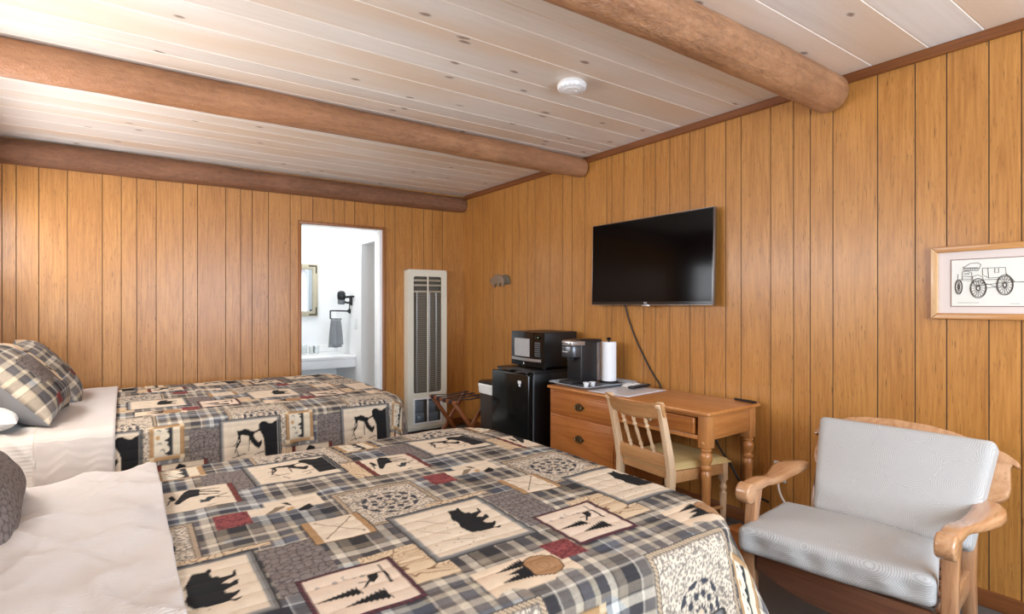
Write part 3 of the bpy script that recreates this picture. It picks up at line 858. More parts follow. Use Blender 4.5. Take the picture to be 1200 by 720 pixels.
def grooved(name, origin, ex, ey, u0, u1, joints, v0, v1, mats, holes=(), gw=0.005, gd=0.004, seed=0, back=0.02):
    """panelled surface: boards run along ey, joints at the given positions along ex; face normal = ex x ey.
    holes: (ua, ub, va, vb). Grooves are real notches."""
    rr = random.Random(seed)
    cuts = sorted([j for j in joints if u0 + .01 < j < u1 - .01])
    edges = [u0] + cuts + [u1]
    strips = []      # (ua, ub, depth_a, depth_b, mat, plank)
    for i in range(len(edges) - 1):
        a = edges[i] + (gw / 2 if i > 0 else 0); b = edges[i+1] - (gw / 2 if i < len(edges) - 2 else 0)
        p = rr.random()
        strips.append((a, b, 0, 0, 0, p))
        if i < len(edges) - 2:
            g = edges[i+1]
            strips.append((g - gw / 2, g, 0, -gd, 1, p)); strips.append((g, g + gw / 2, -gd, 0, 1, p))
    vs = []; fs = []; mi = []; pl = []
    def quad(ua, ub, da, db, va, vb, m, p):
        o = len(vs)
        vs.extend([(ua, va, da), (ub, va, db), (ub, vb, db), (ua, vb, da)])
        fs.append((o, o+1, o+2, o+3)); mi.append(m); pl.append(p)
    for (a, b, da, db, m, p) in strips:
        brk = sorted(set([a, b] + [h for H in holes for h in H[:2] if a < h < b]))
        for x, y in zip(brk[:-1], brk[1:]):
            mid = (x + y) / 2
            lerp = lambda q: da + (db - da) * (q - a) / max(b - a, 1e-9)
            spans = [(v0, v1)]
            for H in holes:
                if H[0] < mid < H[1]:
                    ns = []
                    for s0, s1 in spans:
                        if H[2] > s0: ns.append((s0, min(H[2], s1)))
                        if H[3] < s1: ns.append((max(H[3], s0), s1))
                    spans = [s for s in ns if s[1] - s[0] > 1e-6]
            for s0, s1 in spans: quad(x, y, lerp(x), lerp(y), s0, s1, m, p)
    Mx = frame(origin, ex, ey)
    me = bpy.data.meshes.new(name); me.from_pydata([tuple(Mx @ Vector(v)) for v in vs], [], fs)
    for m in mats: me.materials.append(m)
    me.polygons.foreach_set('material_index', mi); set_plank(me, pl); me.update()
    o = bpy.data.objects.new(name, me); COL.objects.link(o)
    return struct(o)

BJ = [-0.70,-0.625,-0.503,-0.342,-0.135,-0.018,0.08,0.209,0.393,0.496,0.704,0.819,0.91,1.041,1.225,1.321,1.424,1.616,1.721,1.817,2.009,2.124,2.233,2.419,2.55,2.648,2.769]
DX0, DX1, DZ = 1.315, 2.105, 2.045
grooved('wall_back', (0, YB, 0), (1, 0, 0), (0, 0, 1), XL, XR, BJ, 0, ZC, [M['panel'], M['groove']], holes=[(DX0, DX1, 0, DZ)], seed=3)
RJ = [5.02,4.815,4.622,4.425,4.295,4.184,4.05,3.935,3.722,3.551,3.432,3.277,3.033,2.979,2.856,2.667,2.559,2.435,2.273,2.159,2.01,1.907,1.722,1.59,1.499,1.383,1.174,1.017,0.896,0.748,0.643,0.52,0.36,0.25,0.12,-0.05,-0.2,-0.36,-0.5,-0.66,-0.82,-1.0,-1.2,-1.35]
# seen from the room the right wall's normal is -x: ex = -y
grooved('wall_right', (XR, 0, 0), (0, -1, 0), (0, 0, 1), -YB, -YF, [-j for j in RJ], 0, ZC, [M['panel'], M['groove']], gw=0.0048, seed=11)
LW0, LW1, LZ0, LZ1 = 1.75, 5.00, 1.45, 2.05
LJ = [-1.3 + 0.21 * i + 0.05 * ((i * 7) % 3) for i in range(32)]
grooved('wall_left', (XL, 0, 0), (0, 1, 0), (0, 0, 1), YF, YB, LJ, 0, ZC, [M['panel'], M['groove']], holes=[(LW0, LW1, LZ0, LZ1)], seed=5)
WX0, WX1, WZ0, WZ1 = 0.25, 2.75, 0.75, 2.15
grooved('wall_front', (0, YF, 0), (-1, 0, 0), (0, 0, 1), -XR, -XL, [-b for b in BJ], 0, ZC, [M['wall_pale'], M['wall_pale']], holes=[(-WX1, -WX0, WZ0, WZ1)], seed=6)
CJ = [-1.35,-1.16,-0.97,-0.78,-0.59,-0.40,-0.2,0.0,0.20,0.39,0.57,0.757,0.957,1.191,1.38,1.57,1.761,1.893,2.085,2.33,2.475,2.668,2.91,3.053,3.211,3.41,3.57,3.72,3.88,4.043,4.226,4.402,4.61,4.82,5.01]
# ceiling normal is -z: boards along x
grooved('ceiling', (0, 0, ZC), (0, 1, 0), (1, 0, 0), YF, YB, CJ, XL, XR, [M['ceil'], M['ceil_joint']], gw=0.0075, gd=0.004, seed=8)
o = MB().box((XL, YF, -.05), (XR, YB, 0)); struct(o.build('floor', M['carpet']))
# trims
m = MB().prism([(0, 0), (-.018, 0), (-.018, -.04), (-.012, -.046), (0, -.046)], YF, YB - .05, 0, M=T(XR - .001, 0, ZC - .001) @ RX(PI/2) @ RY(0) @ Matrix.Scale(-1, 4, (0, 0, 1)))
struct(m.build('trim_1', M['trim']))
m = MB().box((XR - .014, YF, 0), (XR - .001, YB - .01, .075), .004); struct(m.build('baseboard_right', M['trim']))
m = MB().box((XL + .01, YB - .014, 0), (DX0 - .05, YB - .001, .075), .004).box((DX1 + .05, YB - .014, 0), (XR - .02, YB - .001, .075), .004); struct(m.build('baseboard_back', M['trim']))
# door opening casing (room side) and white jamb lining
m = MB().box((DX0 - .022, YB - .016, .0), (DX0 + .006, YB + .02, DZ + .022), .004)
m.box((DX1 - .006, YB - .016, .0), (DX1 + .022, YB + .02, DZ + .022), .004)
m.box((DX0 - .022, YB - .0165, DZ - .006), (DX1 + .022, YB + .02, DZ + .022), .004)
struct(m.build('trim_2', M['casing']))
WT = 0.13
m = MB().box((DX0 - .006, YB + .02, 0), (DX0 + .004, YB + WT, DZ)).box((DX1 - .036, YB + .004, 0), (DX1 + .001, YB + WT, DZ), .003).box((DX0, YB + .02, DZ - .008), (DX1, YB + WT, DZ + .004))
struct(m.build('trim_3', M['white_gloss']))
# bathroom beyond
BX1, BY1, BZ = 2.08, 6.60, 2.46
o = MB().box((0.55, YB + WT, 0), (0.60, BY1, BZ)).build('wall_bathroom_left', M['white']); struct(o)
o = MB().box((0.55, BY1, 0), (BX1 + .12, BY1 + .06, BZ)).build('wall_bathroom_back', M['white']); struct(o)
hy0, hy1, hz = 5.37, 5.755, 1.945
m = MB().box((BX1, YB + WT, hz), (BX1 + .16, BY1, BZ)).box((BX1, hy1, 0), (BX1 + .16, BY1, hz)).box((BX1, YB + WT - .01, 0), (BX1 + .16, hy0, hz)); struct(m.build('wall_bathroom_right', M['white']))
m = MB().box((0.55, YB + .02, 0), (DX0 - .006, YB + WT, BZ)).box((DX0 - .006, YB + .02, DZ + .004), (DX1, YB + WT, BZ)).box((DX1 + .001, YB + .02, 0), (BX1 + .16, YB + WT, BZ)); struct(m.build('wall_bathroom_front', M['white']))
struct(MB().box((0.55, YB + .0, -.05), (3.0, BY1, 0.0)).build('floor_bathroom', M['tile']))
struct(MB().box((0.55, YB + .02, BZ), (3.0, BY1, BZ + .05)).build('ceiling_bathroom', M['white']))
struct(MB().box((2.95, YB + WT, 0), (3.0, BY1, BZ)).build('wall_shower_side', M['door_grey']))
# inner doorway: door leaf stood open behind the white opening
m = MB().box((BX1 + .165, 5.70, .01), (2.90, 5.735, 1.93), .003)
struct(m.build('door_1', M['door_grey']))
# front window behind the camera (daylight comes in here)
m = MB()
fw = .06
m.box((WX0, YF - .06, WZ0), (WX0 + fw, YF + .03, WZ1), .006).box((WX1 - fw, YF - .06, WZ0), (WX1, YF + .03, WZ1), .006)
m.box((WX0, YF - .06, WZ0), (WX1, YF + .03, WZ0 + fw), .006).box((WX0, YF - .06, WZ1 - fw), (WX1, YF + .03, WZ1), .006)
m.box(((WX0 + WX1) / 2 - .025, YF - .05, WZ0), ((WX0 + WX1) / 2 + .025, YF + .01, WZ1), .006)
struct(m.build('window_1', M['white_gloss']))

m = MB()
m.box((XL - .05, LW0, LZ0 - .0), (XL + .025, LW1, LZ0 + .05), .005).box((XL - .05, LW0, LZ1 - .05), (XL + .025, LW1, LZ1), .005)
for k in range(5):
    y_ = LW0 + .025 + (LW1 - LW0 - .05) * k / 4
    m.box((XL - .049, y_ - .025, LZ0 + .051), (XL + .024, y_ + .025, LZ1 - .051), .005)
struct(m.build('window_added', M['white_gloss']))  # unseen clerestory, added to spread even light across the room

# ---------------------------------------------------------------- log beams
def log(label, y, z, ra, rb, x0, x1, mat, seed):
    n = 40; N = 120
    vs = []; fs = []
    for i in range(N + 1):
        t = i / N; x = x0 + (x1 - x0) * t
        r = ra + (rb - ra) * t
        e = 1.0
        d = (x1 - x) / .045
        if d < 1: e = 0.90 + 0.10 * math.sqrt(max(0, 1 - (1 - d) ** 2))
        for k in range(n):
            a = 2 * PI * k / n
            w = 1 + .022 * math.sin(x * 3.1 + seed + 2 * a) + .014 * math.sin(x * 7.7 + a * 3 + seed) + .008 * math.sin(x * 17 + a * 5)
            vs.append((x, y + math.cos(a) * r * w * e + .006 * math.sin(x * 1.7 + seed), z + math.sin(a) * r * w * e))
    for i in range(N):
        for k in range(n):
            k2 = (k + 1) % n
            fs.append((i*n + k, i*n + k2, (i+1)*n + k2, (i+1)*n + k))
    fs.append(tuple(range(n))); fs.append(tuple(N*n + k for k in range(n)))
    o = MB().add(vs, fs).build('log_beam', mat, angle=50)
    struct(o); tag(o, label, 'beam')
    return o
log('thick honey-coloured log beam nearest the camera, under the ceiling above the television side', 1.385, 2.395, .093, .095, XL + .02, XR - .012, M['log'], 1.0)
log('slimmer log beam crossing the middle of the ceiling beyond the smoke detector', 3.29, 2.400, .088, .078, XL + .02, XR - .012, M['log'], 2.6)
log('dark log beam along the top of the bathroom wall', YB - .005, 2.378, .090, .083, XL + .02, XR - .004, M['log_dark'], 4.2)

# ---------------------------------------------------------------- smoke detector
d = thing('smoke_detector', 'round white smoke detector on the pine ceiling', 'smoke detector', (1.94, 2.20, ZC))
MB().lathe([(.0, .0), (.066, 0), (.068, -.004), (.068, -.010)], 36).build('mounting_plate', M['white_gloss'], d)
MB().lathe([(.074, -.008), (.078, -.014), (.078, -.022), (.070, -.036), (.052, -.042), (.050, -.040), (.047, -.044), (.02, -.046), (0, -.046)], 36).build('cover', M['white_gloss'], d)
m = MB()
for k in range(18):
    a = 2 * PI * k / 18
    m.box((.062, -.004, -.037), (.0745, .004, -.0275), .001, M=RZ(a) @ T(0, 0, 0))
m.build('vent_ring', M['label_white'], d)
MB().lathe([(0, -.0455), (.008, -.0455), (.008, -.0485), (0, -.049)], 16, 0, T(.018, -.012, 0)).build('test_button', M['plate'], d)
# ---------------------------------------------------------------- wall heater
h = thing('wall_heater', 'tall cream enamel wall heater beside the bathroom doorway', 'heater', (2.545, YB, 0))
HW, HD = .219, .105        # half width, depth (front at -y)
z0, z1 = .02, 1.655
gx = .158; gz0, gz1 = .40, 1.585; lz0, lz1 = .085, .345
def ringframe(mb, outer, inner, y0, y1, r_out, r_in, n=6, mat=0, Mx=None):
    """flat frame in the x-z plane with rounded openings"""
    def rr(b, r):
        x0_, x1_, za, zb = b; P = []
        for (cx, cz, a0) in ((x1_ - r, zb - r, 0), (x0_ + r, zb - r, PI/2), (x0_ + r, za + r, PI), (x1_ - r, za + r, 1.5*PI)):
            for k in range(n + 1):
                a = a0 + (PI/2) * k / n
                P.append((cx + r * math.cos(a), cz + r * math.sin(a)))
        return P
    A = rr(outer, r_out); B = rr(inner, r_in); N = len(A)
    vs = [(p[0], y0, p[1]) for p in A] + [(p[0], y0, p[1]) for p in B] + [(p[0], y1, p[1]) for p in A] + [(p[0], y1, p[1]) for p in B]
    fs = []
    for i in range(N):
        j = (i + 1) % N
        fs += [(i, j, N + j, N + i), (2*N + i, 3*N + i, 3*N + j, 2*N + j), (i, 2*N + i, 2*N + j, j), (N + i, N + j, 3*N + j, 3*N + i)]
    mb.add(vs, fs, mat, Mx)
m = MB()
zm = .372
ringframe(m, (-HW, HW, zm, z1), (-gx, gx, gz0, gz1), -HD, -HD + .012, .025, .022)
ringframe(m, (-HW, HW, z0, zm), (-gx, gx + .0, lz0, lz1), -HD, -HD + .012, .012, .010)
m.box((-HW, -HD + .006, z0), (-HW + .012, -.001, z1), .004).box((HW - .012, -HD + .006, z0), (HW, -.001, z1), .004)
m.box((-HW, -HD + .006, z1 - .012), (HW, -.001, z1), .004).box((-HW, -HD + .004, z0), (HW, -.001, z0 + .01), .002)
m.box((-HW + .01, -HD - .012, .035), (HW - .01, -HD, .07), .006)
m.build('casing', M['heater'], h)
MB().box((-.008, -HD - .006, gz0 - .02), (.008, -HD + .004, gz1 + .02), .004).build('centre_bar', M['heater'], h)
m = MB()
ringframe(m, (-gx - .004, gx + .004, lz0 - .004, lz1 + .004), (-gx + .012, gx - .012, lz0 + .014, lz1 - .014), -HD - .005, -HD + .005, .01, .006)
m.box((-.008, -HD - .0055, lz0 + .004), (.008, -HD + .0045, lz1 - .004), .002)
m.build('access_frame', M['white_gloss'], h)
MB().box((-gx - .02, -.03, z0 + .02), (gx + .02, -.012, z1 - .03)).build('firebox', M['heater_dark'], h)
m = MB()
k = gz0 + .012
while k < gz1 - .17:
    m.box((-gx - .004, -HD + .016, k), (gx + .004, -HD + .030, k + .0035), M=T(0, 0, 0)); k += .0155
m.build('louvre_fins', M['heater_fin'], h)
m = MB()
for zz in (gz1 - .05, gz1 - .10, gz1 - .165): m.box((-gx - .004, -HD + .018, zz), (gx + .004, -HD + .055, zz + .022), .003)
m.build('air_deflector', M['heater_fin'], h)
m = MB()
for xx in (-.10, .045, .12): m.cyl((xx, -HD + .05, gz0), (xx, -HD + .05, gz1 - .16), .012, n=10)
m.build('flue_tube', M['steel'], h)
m = MB()
m.box((.03, -.085, .20), (.10, -.05, .31), .006).box((.03, -.085, .10), (.13, -.05, .18), .006).box((.04, -.08, .17), (.09, -.055, .21))
m.lathe([(.02, 0), (.02, .02), (0, .022)], 16, 0, T(.07, -.083, .25) @ RX(PI/2))
m.build('gas_control', M['heater_blue'], h)
m = MB()
m.box((-.135, -.09, .20), (-.04, -.05, .32), .006).box((-.12, -.08, .18), (-.05, -.055, .21)).box((-.14, -.085, .10), (-.03, -.05, .19), .006)
m.lathe([(.03, 0), (.03, .02), (.02, .026), (0, .026)], 18, 0, T(-.085, -.083, .14) @ RX(PI/2))
m.build('gas_control', M['heater_blue'], h)

# ---------------------------------------------------------------- luggage rack
r = thing('luggage_rack', 'folding wooden luggage rack with dark straps below the wall heater', 'luggage rack', (2.25, 4.02, 0))
RW, RL, RH = .34, .42, .475
for x, nm in ((0, 'rail'), (RW, 'rail')):
    MB().box((x - .014, -.02, RH - .012), (x + .014, RL + .02, RH + .018), .006).build('rail', M['rack'], r)
for y in (.015, RL - .015):
    for s in (0, 1):
        a = Vector((0 if s == 0 else RW, y + (.013 if s else -.013), RH)); b = Vector((RW if s == 0 else 0, y + (.013 if s else -.013), 0.006))
        d_ = (b - a); L = d_.length
        fm = frame(a, d_, (0, 1, 0))
        MB().box((-.01, -.011, -.017), (L, .011, .017), .004, M=fm).build('leg', M['rack'], r)
for y in (.03, RL - .03):
    pass
MB().cyl((RW * .75, .03, RH * .25), (RW * .75, RL - .03, RH * .25), .011).build('crossbar', M['rack'], r)
for k in range(4):
    y = .045 + k * (RL - .09) / 3
    P = [(-.016, y, RH - .012), (-.018, y, RH + .012), (-.006, y, RH + .0215), (RW * .3, y, RH + .012), (RW * .5, y, RH + .008), (RW * .7, y, RH + .012), (RW + .006, y, RH + .0215), (RW + .018, y, RH + .012), (RW + .016, y, RH - .012)]
    vs = []; fs = []
    for p in P:
        for dy, dz in ((-.022, 0), (.022, 0), (.022, .003), (-.022, .003)):
            q = Vector(p); q.y += dy
            out = Vector((-1 if q.x < 0 else (1 if q.x > RW else 0), 0, 1)).normalized() * .003 if dz else Vector((0, 0, 0))
            vs.append(q + out)
    for i in range(len(P) - 1):
        for a in range(4):
            b = (a + 1) % 4; fs.append((i*4 + a, i*4 + b, i*4 + 4 + b, i*4 + 4 + a))
    MB().add(vs, fs).build('strap', M['strap'], r)

# ---------------------------------------------------------------- trash can
c = thing('trash_can', 'slim dark trash can with a white liner, left of the mini fridge', 'trash can', (2.58, 3.868, 0))
def rrect(hw, hd, r, n=5):
    P = []
    for (cx, cy, a0) in ((hw - r, hd - r, 0), (-hw + r, hd - r, PI/2), (-hw + r, -hd + r, PI), (hw - r, -hd + r, 1.5*PI)):
        for k in range(n + 1):
            a = a0 + (PI/2) * k / n; P.append((cx + r*math.cos(a), cy + r*math.sin(a)))
    return P
def loft(mb, rings, mat=0, Mx=None, cap=True):
    """rings: list of (outline points, z)"""
    n = len(rings[0][0]); vs = []; fs = []
    for P, z in rings:
        vs += [(p[0], p[1], z) if not hasattr(z, '__call__') else (p[0], p[1], z(p)) for p in P]
    for i in range(len(rings) - 1):
        for k in range(n):
            k2 = (k + 1) % n; fs.append((i*n + k, i*n + k2, (i+1)*n + k2, (i+1)*n + k))
    if cap:
        fs.append(tuple(range(n))[::-1]); fs.append(tuple((len(rings)-1)*n + k for k in range(n)))
    mb.add(vs, fs, mat, Mx)
m = MB(); loft(m, [(rrect(.105, .095, .03), 0), (rrect(.11, .10, .03), .01), (rrect(.122, .115, .035), .60), (rrect(.118, .111, .035), .60), (rrect(.108, .10, .03), .03)]); m.build('body', M['can'], c)
m = MB(); loft(m, [(rrect(.124, .117, .035), .555), (rrect(.130, .123, .038), .57), (rrect(.129, .122, .038), .60), (rrect(.134, .127, .04), .625), (rrect(.126, .119, .036), .638), (rrect(.116, .109, .034), .634), (rrect(.112, .105, .034), .56)], cap=False); m.build('liner', M['bag'], c)
m = MB(); loft(m, [(rrect(.128, .121, .036), .637), (rrect(.130, .123, .036), .645), (rrect(.128, .121, .036), .655), (rrect(.10, .09, .03), .662)]); m.build('lid', M['black_satin'], c)

# ---------------------------------------------------------------- mini fridge
FX, FY, FH = 2.43, 3.24, .80
f = thing('mini_fridge', 'black mini fridge standing at the left end of the desk', 'fridge', (FX, FY, 0))
FWY, FDX = .49, .47
m = MB().box((.055, 0, .03), (FDX, FWY, FH - .015), .008).box((.05, -.002, FH - .018), (FDX + .003, FWY + .002, FH), .006); m.build('body', M['fridge_side'], f)
m = MB().box((0, 0, .05), (.050, FWY, FH - .022), .012, 3); m.build('door', M['fridge_door'], f)
MB().box((.004, .25, FH - .024), (.05, .41, FH - .006), .004).build('hinge_cover', M['black_gloss'], f)
m = MB().box((.006, .03, FH - .024), (.05, .16, FH - .006), .004); m.build('hinge_cover', M['black_gloss'], f)
MB().box((.047, -.001, .06), (.053, .004, FH - .03), .001).build('door_gasket', M['grey_plastic'], f)
m = MB().box((-.0015, .088, FH - .098), (.001, .128, FH - .074), .0005).box((-.0015, .095, FH - .118), (.001, .118, FH - .101), .0005)
tag(m.build('sticker', M['label_white'], f), 'small white sticker on the door')
for x in (.09, FDX - .05):
    for y in (.05, FWY - .05): MB().lathe([(.02, 0), (.02, .02), (.014, .032)], 12, 0, T(x, y, 0)).build('foot', M['black_matte'], f)

# ---------------------------------------------------------------- microwave
w = thing('microwave', 'black microwave oven sitting on the mini fridge', 'microwave', (2.60, 3.295, FH))
MWY, MWX, MH = .405, .36, .285
MB().box((.03, 0, .014), (MWX, MWY, MH), .006).build('body', M['black_satin'], w)
def bowed(mb, y0, y1, za, zb, bow, x0, x1, n=10, mat=0):
    """slab whose front (-x) bows outwards along y"""
    vs = []; fs = []
    for i in range(n + 1):
        t = i / n; y = y0 + (y1 - y0) * t; yy = (y - MWY / 2) / (MWY / 2)
        xb = x0 - bow * (1 - yy * yy)
        vs += [(xb, y, za), (x1, y, za), (x1, y, zb), (xb, y, zb)]
    for i in range(n):
        for a in range(4):
            b = (a + 1) % 4; fs.append((i*4+a, i*4+b, i*4+4+b, i*4+4+a))
    fs.append((3, 2, 1, 0)); fs.append((n*4, n*4+1, n*4+2, n*4+3))
    mb.add(vs, fs, mat)
m = MB(); bowed(m, .098, MWY, .014, MH, .012, .006, .032); m.build('door', M['black_gloss'], w)
m = MB(); bowed(m, .145, MWY - .052, .088, MH - .055, .012, .004, .02); tag(m.build('window', M['mw_glass'], w), 'mesh window with its grey reflection put into the colour')
m = MB(); bowed(m, .0, .094, .014, MH, .012, .006, .032); m.build('control_panel', M['black_gloss'], w)
m = MB(); bowed(m, .012, MWY - .008, .055, .076, .018, .004, .02); tag(m.build('door_strip', M['silver'], w), 'silver strip under the window')
m = MB()
for j in range(7):
    for i in range(3):
        y = .022 + i * .021
        m.box((-.004 - .0055 * (y / .1), y, .098 + j * .0165), (.01, y + .014, .098 + j * .0165 + .009), .001)
m.build('keypad', M['grey_plastic'], w)
MB().box((-.006, .022, MH - .052), (.01, .075, MH - .03), .001).build('display', M['screen'], w)
MB().box((-.0068, .030, MH - .046), (.0, .044, MH - .037), .001).build('clock_digits', M['led'], w)
m = MB().lathe([(.0075, 0), (.0075, .002), (0, .0022)], 14, 0, T(-.0065, .22, .034) @ RY(-PI/2)); m.build('badge', M['label_white'], w)
m = MB()
for k in range(8): m.box((.22, -.001, .06 + k * .012), (.33, .002, .066 + k * .012))
m.build('vent_slots', M['black_matte'], w)
for x in (.06, MWX - .05):
    for y in (.04, MWY - .04): MB().lathe([(.014, 0), (.016, .016)], 12, 0, T(x, y, 0)).build('foot', M['black_matte'], w)

# ---------------------------------------------------------------- desk
DR = math.radians(2.0)
DT = .733
D = thing('desk', 'oak writing desk with drawers at one end and two turned legs', 'desk', (2.508, 1.768, 0), DR)
DLn, DD = 1.255, .485           # length along local y, depth along local x
ov = .022
m = MB()
m.prism([(-ov + .006, -ov), (DD, -ov), (DD, DLn + .008), (-ov, DLn + .008), (-ov, -ov + .006)], DT - .022, DT, .007, 3)
m.build('desk_top', M['oak_y'], D)
pd0 = .645                      # pedestal starts here
# pedestal carcass: sides, back, bottom, front frame
m = MB()
m.box((.0, DLn - .02, .0), (DD - .02, DLn, DT - .023), .002).box((.0, pd0, .0), (DD - .02, pd0 + .02, DT - .023), .002)
m.box((DD - .03, pd0 + .021, .0), (DD - .021, DLn - .021, DT - .023)).box((.012, pd0 + .021, .03), (DD - .03, DLn - .021, .05))
for zz in (.0, .262, .532, .688):
    m.box((.0, pd0 + .0205, zz), (.02, DLn - .0205, zz + (.024 if zz < .6 else .022)), .002)
m.build('pedestal', M['oakdrawer'], D)
def drawer(y0, y1, za, zb, name, pull):
    m = MB()
    m.box((-.012, y0, za), (.012, y1, zb), .007, 3)
    m.box((.013, y0 + .015, za + .012), (.38, y1 - .015, zb - .012))
    m.box((-.0145, y0 + .02, za + .018), (-.010, y1 - .02, zb - .018), .002)
    o = m.build(name, M['oakdrawer'], D)
    yc, zc = (y0 + y1) / 2, (za + zb) / 2
    if pull == 'bail':
        q = MB()
        P = [(math.cos(a) * .047, math.sin(a) * .023) for a in [2*PI*k/24 for k in range(24)]]
        ringp = [(p[0] * (1 + .12 * math.cos(6 * 2*PI*k/24)), p[1] * (1 + .15 * math.cos(4 * 2*PI*k/24))) for k, p in enumerate(P)]
        q.prism(ringp, 0, .0025, .0008, 1, M=T(-.0145, yc, zc) @ frame((0,0,0), (0, -1, 0), (0, 0, 1)))
        for s in (-1, 1): q.lathe([(.006, 0), (.004, .006), (.006, .012), (0, .014)], 12, 0, T(-.0145, yc + s * .028, zc + .004) @ RY(-PI/2))
        q.tube([(-.026, yc - .028, zc + .004), (-.030, yc - .026, zc - .010), (-.031, yc - .012, zc - .018), (-.031, yc, zc - .0195), (-.031, yc + .012, zc - .018), (-.030, yc + .026, zc - .010), (-.026, yc + .028, zc + .004)], .0028, 8, smooth=4)
        tag(q.build('drawer_pull', M['brass'], o), 'oval aged brass drawer pull')
    elif pull == 'knob':
        q = MB().lathe([(.008, 0), (.006, .008), (.013, .016), (.014, .022), (.010, .027), (0, .029)], 16, 0, T(-.0145, yc, zc) @ RY(-PI/2)); tag(q.build('drawer_knob', M['knob'], o), 'small pale round knob')
drawer(pd0 + .010, DLn - .010, .545, .692, 'drawer', 'bail')
drawer(pd0 + .010, DLn - .010, .278, .536, 'drawer', 'bail')
drawer(pd0 + .010, DLn - .010, .022, .268, 'drawer', 'bail')
# kneehole apron + shallow drawer, right-end apron, back apron
LS = .062
m = MB()
m.box((.004, LS, .575), (.02, pd0, .598), .002).box((.004, LS, .695), (.02, pd0, .711), .002)
m.box((DD - .04, LS, .575), (DD - .022, pd0, .711), .002)
m.box((LS, .010, .575), (DD - LS - .01, .028, .711), .002)
m.build('apron', M['oak_x'], D)
drawer(LS + .018, pd0 - .02, .602, .692, 'drawer', 'knob')
def turned(mb, x, y, top, Mx=None):
    """turned table leg hanging from z=top to the floor"""
    p = [(.017, 0), (.018, .01), (.0165, .02), (.019, .12), (.0235, .30), (.0265, top - .155), (.0265, top - .135), (.021, top - .128), (.021, top - .122), (.0285, top - .115), (.0295, top - .104), (.022, top - .096), (.0215, top - .09), (.030, top - .072), (.0325, top - .05), (.030, top - .034), (.0225, top - .026), (.0225, top - .022), (.029, top - .016), (.029, top - .010), (.024, top - .005), (.024, top + .002)]
    mb.lathe(p, 24, 0, T(x, y, 0))
for (x, y) in ((LS / 2, LS / 2), (DD - .01 - LS / 2, LS / 2)):
    m = MB().box((x - LS / 2, y - LS / 2, .535), (x + LS / 2, y + LS / 2, .711), .003)
    turned(m, x, y, .536)
    m.build('leg', M['oak_z'], D)
MB().lathe([(.011, 0), (.010, .004), (.004, .007), (0, .0075)], 14, 0, T(0, LS * .5, .560) @ RY(-PI/2)).build('peg', M['oak_z'], D)

# ---------------------------------------------------------------- things on the desk
def onto(dx, dy):   # desk-local to world
    c_, s_ = math.cos(DR), math.sin(DR)
    return (2.508 + dx * c_ - dy * s_, 1.812 + dx * s_ + dy * c_)
t = thing('serving_tray', 'grey plastic tray holding the coffee maker and paper towels', 'tray', (2.725, 2.865, DT), math.radians(-1))
m = MB(); loft(m, [(rrect(.215, .165, .03), .0005), (rrect(.222, .172, .034), .004), (rrect(.245, .195, .045), .020), (rrect(.258, .206, .05), .0215), (rrect(.259, .207, .05), .0185), (rrect(.247, .197, .045), .0165)], cap=False)
n_ = len(rrect(.215, .165, .03)); m.f.append(tuple(range(n_))[::-1]); m.m.append(0)
m.build('rim', M['tray'], t)
m = MB(); loft(m, [(rrect(.217, .167, .03), .0045), (rrect(.218, .168, .03), .0056)]); m.build('tray_base', M['tray_in'], t)
ZT = DT + .0058

k = thing('coffee_maker', 'black and silver single-serve coffee maker on the tray', 'coffee maker', (2.535, 2.875, ZT))
KW = .150
m = MB().box((.085, 0, .0), (.245, KW, .312), .010, 3); m.build('body', M['black_satin'], k)
m = MB().box((.0, .012, .0), (.10, KW - .012, .022), .006).box((.012, .024, .022), (.085, KW - .024, .026), .002); m.build('drip_tray', M['black_matte'], k)
m = MB()
P = []
for q in range(13):
    a = -PI/2 + PI * q / 12
    P.append((.052 - .052 * math.cos(a) , KW/2 + (KW/2 - .008) * math.sin(a)))
P = [(.10, .008)] + P + [(.10, KW - .008)]
m.prism(P, .190, .268, .004, 2); m.build('brew_head', M['head_metal'], k)
m = MB().prism([(p[0] - .002 if p[0] < .09 else .095, p[1]) for p in P], .269, .306, .008, 3)
m.box((.0, -.001, .271), (.125, .010, .304), .012, 3)
tag(m.build('handle', M['silver'], k), 'silver lift handle')
m = MB().prism([(.036, KW/2 - .02), (.07, KW/2 - .02), (.07, KW/2 + .02), (.036, KW/2 + .02)], .165, .191, .004); m.build('spout', M['black_matte'], k)
m = MB().box((.247, .006, .012), (.290, KW - .006, .290), .010, 3); tag(m.build('water_tank', M['tank'], k), 'clear tinted water tank')
m = MB().box((.246, .004, .2905), (.293, KW - .004, .312), .006); m.build('tank_lid', M['black_satin'], k)
m = MB()
for q in range(5): m.box((-.0015, KW/2 - .03 + q * .0125, .284), (.002, KW/2 - .03 + q * .0125 + .009, .291), .0006)
m.build('brand_plate', M['black_matte'], k)
m = MB()
for q in range(6): m.box((-.0012, KW/2 - .028 + q * .0095, .226), (.003, KW/2 - .028 + q * .0095 + .0065, .231), .0005)
m.build('front_lettering', M['label_white'], k)

